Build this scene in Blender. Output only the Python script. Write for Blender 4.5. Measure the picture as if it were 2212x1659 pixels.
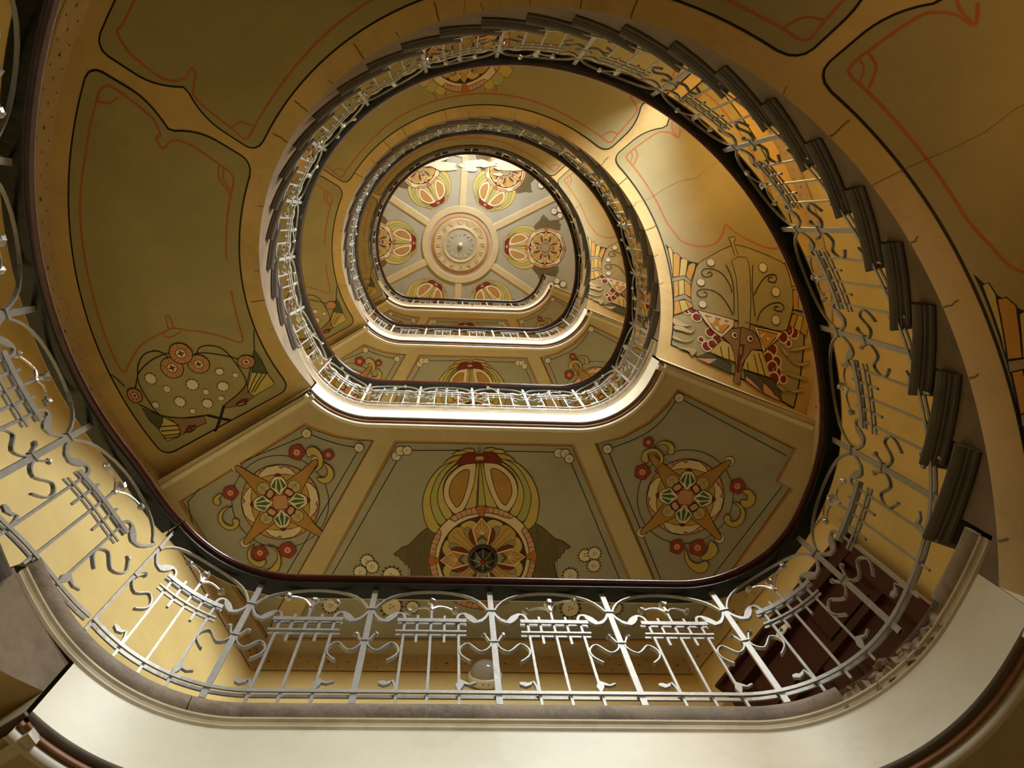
import bpy, bmesh, math, random, json
from mathutils import Vector, Matrix
from mathutils.geometry import tessellate_polygon

for o in list(bpy.data.objects): bpy.data.objects.remove(o, do_unlink=True)
SC = bpy.context.scene
COL = SC.collection
random.seed(7)
PI = math.pi

# ------------------------------------------------------------------ camera
# the camera stands at the origin on the ground floor and looks up the stairwell
F_PX, ZEN_X, ZEN_Y, ROLL = 2100.0, 983.1, 481.8, 0.0389
_z = Vector(((ZEN_X - 1106) / F_PX, (ZEN_Y - 829.5) / F_PX, 1.0)).normalized()
_x = Vector((math.cos(ROLL), math.sin(ROLL), 0)); _x = (_x - _z * _x.dot(_z)).normalized()
_y = _z.cross(_x)
R3 = Matrix((_x, _y, _z))
cb = Matrix((R3 @ Vector((1, 0, 0)), R3 @ Vector((0, -1, 0)), R3 @ Vector((0, 0, -1)))).transposed()
cam = bpy.data.cameras.new('camera'); camo = bpy.data.objects.new('camera', cam); COL.objects.link(camo)
camo.matrix_world = cb.to_4x4()
cam.sensor_width = 36.0; cam.sensor_fit = 'HORIZONTAL'; cam.lens = 36.0 * F_PX / 2212.0
cam.clip_start = 0.02; cam.clip_end = 100
SC.camera = camo

# ------------------------------------------------------------------ world, exposure
w = bpy.data.worlds.new('world'); SC.world = w; w.use_nodes = True
w.node_tree.nodes['Background'].inputs[0].default_value = (0.55, 0.6, 0.7, 1)
w.node_tree.nodes['Background'].inputs[1].default_value = 0.0
vs = SC.view_settings
vs.view_transform = 'Standard'; vs.look = 'None'; vs.gamma = 1.0; vs.use_curve_mapping = False
vs.exposure = 0.0
DAY = (0.93, 0.98, 0.96)
WIN_W = {1: 37.0, 2: 115.0, 3: 165.0, 4: 110.0, 5: 95.0}          # watts of sky light through each stair window
WIN_TILT = {1: 30.0, 2: 24.0, 3: 28.0, 4: 26.0, 5: -25.0}; WIN_SPREAD = {1: 80.0, 2: 95.0, 3: 100.0, 4: 105.0, 5: 170.0}; WIN_A = {1: 60.0, 2: 58.0, 3: 64.0, 4: 75.0, 5: 80.0}
def add_daylight(c, e, hw, hh, n):
    # sky light leans downwards; the topmost is turned up to brighten the ceiling
    L = bpy.data.lights.new('window daylight', 'AREA'); L.shape = 'RECTANGLE'; L.size = hw * 2; L.size_y = hh * 2; L.energy = WIN_W[n]; L.color = DAY if n < 4 else (1.0, 0.95, 0.84); L.spread = math.radians(WIN_SPREAD[n])
    o = bpy.data.objects.new('window_daylight', L); COL.objects.link(o); o.location = c
    d = -e * math.cos(math.radians(WIN_TILT[n])) + Vector((0, 0, -math.sin(math.radians(WIN_TILT[n])))); o.rotation_euler = d.to_track_quat('-Z', 'Y').to_euler()

LAMP_W = {0: 48.0, 1: 190.0, 2: 170.0, 3: 160.0}
WARM = (1.0, 0.55, 0.13)

# ------------------------------------------------------------------ the place, in metres
Z1, H = 2.272, 4.0                    # first landing above the lens, storey height
CX, CY = 0.1465, 0.3812               # axis of the round stair
YF = 1.200                            # front (fascia) of every landing
RF = {0: 1.203, 1: 1.203, 2: 1.222, 3: 1.318, 4: 1.318}   # well radius of each flight
RO = 2.30                             # wall of the round stair
A_R, A_L = -19.5, 213.0               # flights run from A_R (right) round to A_L (left)
A0, DA = -15.0, 8.3; RISE = H / 27.0  # first nosing, angle of a step
SOF0, SOFS = -0.12, 0.0170            # soffit height at A0, rise per degree
P_R = (CX + RO * math.cos(math.radians(A_R)), CY - RO * math.sin(math.radians(A_R)))
P_L = (CX + RO * math.cos(math.radians(A_L)), CY - RO * math.sin(math.radians(A_L)))
P_BR, P_BL = (1.585, 2.75), (-1.166, 2.75)
ZC = -0.36                            # landing ceiling below its floor
ZTOP = Z1 + 4 * H
ZFLOOR = -1.73
def zl(j): return Z1 + (j - 1) * H
def pol(a, r): t = math.radians(a); return (CX + r * math.cos(t), CY - r * math.sin(t))
def sofz(j, a): return zl(j) + SOF0 + (a - A0) * SOFS

# ------------------------------------------------------------------ materials
MATS = {}
def mat(name, rgb, rough=0.6, metal=0.0, var=0.12, scale=6.0, dirt=None, dirt_amt=0.5, bump=0.0, bscale=40.0, detail=5.0, spec=0.5, coat=0.0):
    if name in MATS: return MATS[name]
    m = bpy.data.materials.new(name); m.use_nodes = True
    nt = m.node_tree; bs = nt.nodes['Principled BSDF']
    bs.inputs['Roughness'].default_value = rough; bs.inputs['Metallic'].default_value = metal
    bs.inputs['Specular IOR Level'].default_value = spec
    if coat: bs.inputs['Coat Weight'].default_value = coat; bs.inputs['Coat Roughness'].default_value = 0.12
    g = nt.nodes.new('ShaderNodeNewGeometry')
    n = nt.nodes.new('ShaderNodeTexNoise'); n.inputs['Scale'].default_value = scale; n.inputs['Detail'].default_value = detail
    n.inputs['Roughness'].default_value = 0.65
    nt.links.new(g.outputs['Position'], n.inputs['Vector'])
    r = nt.nodes.new('ShaderNodeValToRGB')
    lo = [max(0, c * (1 - var)) for c in rgb]; hi = [min(1, c * (1 + var)) for c in rgb]
    r.color_ramp.elements[0].position = 0.3; r.color_ramp.elements[0].color = (*lo, 1)
    r.color_ramp.elements[1].position = 0.7; r.color_ramp.elements[1].color = (*hi, 1)
    nt.links.new(n.outputs['Fac'], r.inputs['Fac']); out = r.outputs['Color']
    if dirt:
        n2 = nt.nodes.new('ShaderNodeTexNoise'); n2.inputs['Scale'].default_value = scale * 0.6; n2.inputs['Detail'].default_value = 9
        n2.inputs['Roughness'].default_value = 0.75
        nt.links.new(g.outputs['Position'], n2.inputs['Vector'])
        r2 = nt.nodes.new('ShaderNodeValToRGB'); r2.color_ramp.elements[0].position = 0.5; r2.color_ramp.elements[1].position = 0.72
        r2.color_ramp.elements[0].color = (0, 0, 0, 1); r2.color_ramp.elements[1].color = (dirt_amt,) * 3 + (1,)
        nt.links.new(n2.outputs['Fac'], r2.inputs['Fac'])
        mx = nt.nodes.new('ShaderNodeMix'); mx.data_type = 'RGBA'
        nt.links.new(r2.outputs['Color'], mx.inputs['Factor']); nt.links.new(out, mx.inputs[6]); mx.inputs[7].default_value = (*dirt, 1)
        out = mx.outputs[2]
    nt.links.new(out, bs.inputs['Base Color'])
    if bump:
        n3 = nt.nodes.new('ShaderNodeTexNoise'); n3.inputs['Scale'].default_value = bscale; n3.inputs['Detail'].default_value = 6
        nt.links.new(g.outputs['Position'], n3.inputs['Vector'])
        b = nt.nodes.new('ShaderNodeBump'); b.inputs['Strength'].default_value = bump; b.inputs['Distance'].default_value = 0.01
        nt.links.new(n3.outputs['Fac'], b.inputs['Height']); nt.links.new(b.outputs['Normal'], bs.inputs['Normal'])
    MATS[name] = m
    return m
def emit(name, rgb, s):
    m = bpy.data.materials.new(name); m.use_nodes = True; nt = m.node_tree
    e = nt.nodes.new('ShaderNodeEmission'); e.inputs[0].default_value = (*rgb, 1); e.inputs[1].default_value = s
    nt.links.new(e.outputs[0], nt.nodes['Material Output'].inputs[0]); return m

M_WALL = mat('ochre wall paint', (0.70, 0.535, 0.225), 0.55, var=0.10, scale=2.0, dirt=(0.62, 0.43, 0.16), dirt_amt=0.35, bump=0.05, bscale=25, spec=0.2)
M_FRIEZE = mat('pale frieze paint', (0.64, 0.50, 0.31), 0.6, var=0.08, scale=4, spec=0.2)
M_SOFFIT = mat('cream soffit plaster', (0.64, 0.47, 0.205), 0.55, var=0.10, scale=3.0, dirt=(0.34, 0.20, 0.07), dirt_amt=0.55, bump=0.06, bscale=30, spec=0.2)
M_LCEIL = mat('cream landing plaster', (0.62, 0.53, 0.34), 0.55, var=0.08, scale=3.0, dirt=(0.40, 0.29, 0.14), dirt_amt=0.3, spec=0.2)
M_GREY = mat('grey green panel paint', (0.42, 0.42, 0.36), 0.55, var=0.10, scale=2.5, dirt=(0.36, 0.30, 0.18), dirt_amt=0.4, spec=0.2)
M_OLIVE = mat('olive panel paint', (0.39, 0.345, 0.18), 0.5, var=0.10, scale=2.2, dirt=(0.34, 0.28, 0.13), dirt_amt=0.4, spec=0.2)
M_FASCIA = mat('cream white fascia paint', (0.80, 0.74, 0.57), 0.42, var=0.07, scale=4.0, dirt=(0.55, 0.44, 0.26), dirt_amt=0.5, bump=0.08, bscale=14, detail=9)
M_STONE = mat('worn grey stone', (0.31, 0.235, 0.16), 0.6, var=0.3, scale=9.0, dirt=(0.08, 0.06, 0.035), dirt_amt=0.9, bump=0.25, bscale=60)
M_FILLET = mat('painted moulding', (0.58, 0.48, 0.30), 0.5, var=0.15, scale=8, dirt=(0.35, 0.27, 0.12), dirt_amt=0.7)
M_TREAD = mat('dark brown stone tread', (0.075, 0.054, 0.035), 0.55, var=0.3, scale=7.0, dirt=(0.045, 0.032, 0.02), dirt_amt=0.8, bump=0.2, bscale=50)
M_STRING = mat('brown plaster string', (0.20, 0.14, 0.08), 0.7, var=0.2, scale=7.0, dirt=(0.09, 0.055, 0.028), dirt_amt=0.7)
M_IRON = mat('silver painted iron', (0.46, 0.455, 0.43), 0.42, metal=0.25, var=0.12, scale=30, bump=0.1, bscale=90)
M_SILVER = mat('bright silver paint', (0.75, 0.75, 0.73), 0.28, metal=0.7, var=0.1, scale=40, bump=0.3, bscale=120)
M_RAILW = mat('maroon varnished handrail wood', (0.105, 0.022, 0.018), 0.22, var=0.3, scale=12, coat=0.5)
M_RAILC = mat('black green handrail iron', (0.022, 0.026, 0.018), 0.25, var=0.3, scale=14)
M_DOOR = mat('dark maroon door paint', (0.045, 0.010, 0.007), 0.35, var=0.2, scale=6)
M_BROWNT = mat('red brown trim paint', (0.36, 0.17, 0.08), 0.5, var=0.2, scale=10)
M_DARKT = mat('dark trim shadow line paint', (0.16, 0.12, 0.08), 0.6, var=0.2, scale=10)
M_WHITET = mat('white trim paint', (0.80, 0.74, 0.60), 0.45, var=0.06, scale=10)
M_RUBBLE = mat('broken brick and mortar', (0.38, 0.27, 0.175), 0.9, var=0.35, scale=14, dirt=(0.10, 0.07, 0.05), dirt_amt=0.8, bump=0.8, bscale=50)
PC = {'skirt': (0.17, 0.145, 0.075), 'ochre': (0.56, 0.38, 0.12), 'yellow': (0.62, 0.50, 0.165), 'green': (0.46, 0.48, 0.19), 'cream': (0.80, 0.68, 0.50),
      'orange': (0.50, 0.28, 0.085), 'amber': (0.60, 0.33, 0.07), 'maroon': (0.21, 0.032, 0.022), 'pink': (0.68, 0.40, 0.27), 'rust': (0.50, 0.19, 0.05), 'dark': (0.075, 0.04, 0.022),
      'black': (0.02, 0.014, 0.01), 'redline': (0.44, 0.155, 0.06), 'brown': (0.30, 0.19, 0.10), 'dkgreen': (0.10, 0.11, 0.06), 'emerald': (0.08, 0.17, 0.07),
      'olive': (0.41, 0.36, 0.19), 'olive2': (0.43, 0.38, 0.21), 'grey': (0.36, 0.31, 0.20), 'salmon': (0.62, 0.34, 0.22), 'red': (0.34, 0.065, 0.05),
      'lilac': (0.52, 0.42, 0.36), 'border': (0.55, 0.28, 0.09), 'white': (0.86, 0.76, 0.58), 'straw': (0.56, 0.46, 0.25), 'stain': (0.20, 0.12, 0.05), 'bone': (0.80, 0.76, 0.64)}
def pm(c): return mat('paint ' + c, PC[c], 0.6, var=0.08, scale=9.0, spec=0.2)

# ------------------------------------------------------------------ builders
def link(name, me, mats, parent=None, smooth=False):
    if not isinstance(mats, (list, tuple)): mats = [mats]
    if len(me.materials) == 0:
        for m in mats: me.materials.append(m)
    if smooth:
        me.shade_smooth()
    o = bpy.data.objects.new(name, me); COL.objects.link(o)
    if parent is not None: o.parent = parent
    return o
def empty(name, loc=(0, 0, 0)):
    o = bpy.data.objects.new(name, None); COL.objects.link(o); o.location = loc; o.empty_display_size = 0.1; return o
def tag(o, label=None, cat=None, group=None, kind=None):
    if label: o['label'] = label
    if cat: o['category'] = cat
    if group: o['group'] = group
    if kind: o['kind'] = kind
    return o
class MB:
    def __init__(s): s.v = []; s.f = []
    def add(s, vs, fs):
        b = len(s.v); s.v += [tuple(v) for v in vs]; s.f += [tuple(i + b for i in f) for f in fs]
    def box(s, c, hx, hy, hz, M=None):
        vs = [Vector((x * hx, y * hy, z * hz)) for z in (-1, 1) for y in (-1, 1) for x in (-1, 1)]
        if M is not None: vs = [M @ v for v in vs]
        s.add([Vector(c) + v for v in vs], [(0, 2, 3, 1), (4, 5, 7, 6), (0, 1, 5, 4), (2, 6, 7, 3), (0, 4, 6, 2), (1, 3, 7, 5)])
    def sheet(s, rows, closed=False):
        n = len(rows[0]); vs = [p for r in rows for p in r]; fs = []
        for i in range(len(rows) - 1):
            for k in range(n - (0 if closed else 1)):
                a, b = i * n + k, i * n + (k + 1) % n
                fs.append((a, b, b + n, a + n))
        s.add(vs, fs)
    def mesh(s, name='mesh'):
        me = bpy.data.meshes.new(name); me.from_pydata(s.v, [], s.f); me.update(); return me
    def build(s, name, mats, parent=None, smooth=False): return link(name, s.mesh(name), mats, parent, smooth)
def lathe(prof, n=40, c=(0, 0, 0), ax='z'):
    mb = MB(); rows = []
    for r, z in prof:
        row = []
        for k in range(n):
            t = 2 * PI * k / n
            if ax == 'z': row.append((c[0] + r * math.cos(t), c[1] + r * math.sin(t), c[2] + z))
            else: row.append((c[0] + r * math.cos(t), c[1] - z, c[2] + r * math.sin(t)))
        rows.append(row)
    mb.sheet(rows, True); return mb
def fix_normals(o):
    bm = bmesh.new(); bm.from_mesh(o.data); bmesh.ops.recalc_face_normals(bm, faces=bm.faces); bm.to_mesh(o.data); bm.free()

# the edge of the well along a landing, from the right junction to the left one
def well_path(RR, RL, a_r, a_l, step=0.03):
    d = YF - CY; rf = 0.50; pts = []
    def half(R, a_end):
        uc = math.sqrt((R - rf) ** 2 - (d - rf) ** 2); at = math.degrees(math.atan2(d - rf, uc))
        out = []; n = max(2, int(abs(a_end + at) * PI / 180 * R / step))
        for i in range(n):
            a = a_end + (-at - a_end) * i / n; t = math.radians(a)
            out.append((R * math.cos(t), -R * math.sin(t), -math.cos(t), math.sin(t)))
        n = int(math.radians(90 - at) * rf / step) + 2
        for i in range(n):
            t = math.radians(at + (90 - at) * i / n)
            out.append((uc + rf * math.cos(t), d - rf + rf * math.sin(t), -math.cos(t), -math.sin(t)))
        out.append((uc, d, 0, -1)); return out
    right = half(RR, a_r)
    left = [(-x, y, -nx, ny) for x, y, nx, ny in half(RL, 180 - a_l)]
    x0, x1 = right[-1][0], left[-1][0]
    mid = [(x0 + (x1 - x0) * i / 12, d, 0, -1) for i in range(1, 12)]
    return [(CX + x, CY + y, nx, ny) for x, y, nx, ny in right + mid + left[::-1]]
def sweep(path, prof, z0, mb=None, caps=False, zs=None):
    mb = mb or MB(); rows = []
    for i, (x, y, nx, ny) in enumerate(path):
        zz = z0 + (zs[i] if zs else 0)
        rows.append([(x + nx * o, y + ny * o, zz + z) for o, z in prof])
    mb.sheet(rows)
    if caps:
        n = len(prof); b = len(mb.v)
        mb.add(rows[0], [tuple(range(n))]); mb.add(rows[-1], [tuple(range(n))[::-1]])
    return mb
def tess(loops):
    flat = [p for l in loops for p in l]
    tr = tessellate_polygon([[Vector((p[0], p[1], 0)) for p in l] for l in loops])
    return flat, tr
def catmull(p, closed=False, n=4):
    if len(p) < 3: return list(p)
    out = []; N = len(p)
    for i in range(N if closed else N - 1):
        g = lambda k: p[k % N] if closed else p[max(0, min(N - 1, k))]
        a, b, c, d = g(i - 1), g(i), g(i + 1), g(i + 2)
        for k in range(n):
            t = k / n
            out.append(tuple(0.5 * (2 * b[m] + (c[m] - a[m]) * t + (2 * a[m] - 5 * b[m] + 4 * c[m] - d[m]) * t * t + (3 * b[m] - a[m] - 3 * c[m] + d[m]) * t ** 3) for m in range(2)))
    if not closed: out.append(tuple(p[-1]))
    return out
class Paint:
    """flat painted decoration on a plaster surface; every coat lies a hair's breadth above the one before"""
    def __init__(s, fmap, maxe=None): s.v = []; s.f = []; s.m = []; s.mats = []; s.l = 0; s.fmap = fmap; s.maxe = maxe; s.T = lambda p: p
    def _tris(s, c, tris):
        if c not in s.mats: s.mats.append(c)
        mi = s.mats.index(c); s.l += 1
        st = list(tris)
        while st:
            a, b, d = st.pop()
            if s.maxe:
                e = [(math.dist(a, b), 0), (math.dist(b, d), 1), (math.dist(d, a), 2)]; L, k = max(e)
                if L > s.maxe:
                    if k == 0: m = ((a[0] + b[0]) / 2, (a[1] + b[1]) / 2); st += [(a, m, d), (m, b, d)]
                    elif k == 1: m = ((b[0] + d[0]) / 2, (b[1] + d[1]) / 2); st += [(a, b, m), (a, m, d)]
                    else: m = ((a[0] + d[0]) / 2, (a[1] + d[1]) / 2); st += [(a, b, m), (m, b, d)]
                    continue
            i = len(s.v); s.v += [s.fmap(*a, s.l), s.fmap(*b, s.l), s.fmap(*d, s.l)]; s.f.append((i, i + 1, i + 2)); s.m.append(mi)
    def poly(s, c, pts, sm=0, ol='dark', lw=0.0048):
        pts = [s.T(p) for p in pts]
        if sm: pts = catmull(pts, True, 3)
        fl, tr = tess([pts]); s._tris(c, [(fl[a], fl[b], fl[d]) for a, b, d in tr])
        if ol: s._rib(ol, pts, lw, True)
    def _rib(s, c, pts, w, closed):
        N = len(pts); L = []; Rr = []
        for i in range(N):
            a = pts[i - 1] if (closed or i > 0) else pts[i]; b = pts[(i + 1) % N] if (closed or i < N - 1) else pts[i]
            dx, dy = b[0] - a[0], b[1] - a[1]; q = math.hypot(dx, dy) or 1
            L.append((pts[i][0] - dy / q * w / 2, pts[i][1] + dx / q * w / 2)); Rr.append((pts[i][0] + dy / q * w / 2, pts[i][1] - dx / q * w / 2))
        t = []
        for i in range(N if closed else N - 1):
            k = (i + 1) % N; t += [(L[i], Rr[i], Rr[k]), (L[i], Rr[k], L[k])]
        s._tris(c, t)
    def line(s, c, pts, w=0.004, sm=0, closed=False):
        pts = [s.T(p) for p in pts]
        if sm: pts = catmull(pts, closed, 4)
        s._rib(c, pts, w, closed)
    def disc(s, c, p, r, n=20, ol='dark', lw=0.0035, ry=None):
        ry = ry or r
        s.poly(c, [(p[0] + r * math.cos(2 * PI * i / n), p[1] + ry * math.sin(2 * PI * i / n)) for i in range(n)], 0, ol, lw)
    def daisy(s, p, r, spikes=14, dots=True, spike=0.36):
        pts = []
        for i in range(spikes):
            t = 2 * PI * i / spikes
            pts += [(p[0] + r * 1.04 * math.cos(t - 0.5 * PI / spikes * 1.2), p[1] + r * 1.04 * math.sin(t - 0.5 * PI / spikes * 1.2)),
                    (p[0] + r * (1 + spike) * math.cos(t), p[1] + r * (1 + spike) * math.sin(t)),
                    (p[0] + r * 1.04 * math.cos(t + 0.5 * PI / spikes * 1.2), p[1] + r * 1.04 * math.sin(t + 0.5 * PI / spikes * 1.2))]
        s.poly('dark', pts, 0, None)
        s.disc('bone', p, r * 0.98, 20, None)
        if dots:
            for k in range(3): s.disc('rust', (p[0] + r * 0.22 * math.cos(2.1 * k), p[1] + r * 0.22 * math.sin(2.1 * k)), r * 0.12, 6, None)
    def build(s, name, parent):
        me = bpy.data.meshes.new(name); me.from_pydata([tuple(v) for v in s.v], [], s.f); me.polygons.foreach_set('material_index', s.m); me.update()
        o = link(name, me, [pm(c) for c in s.mats], parent); return o

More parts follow.
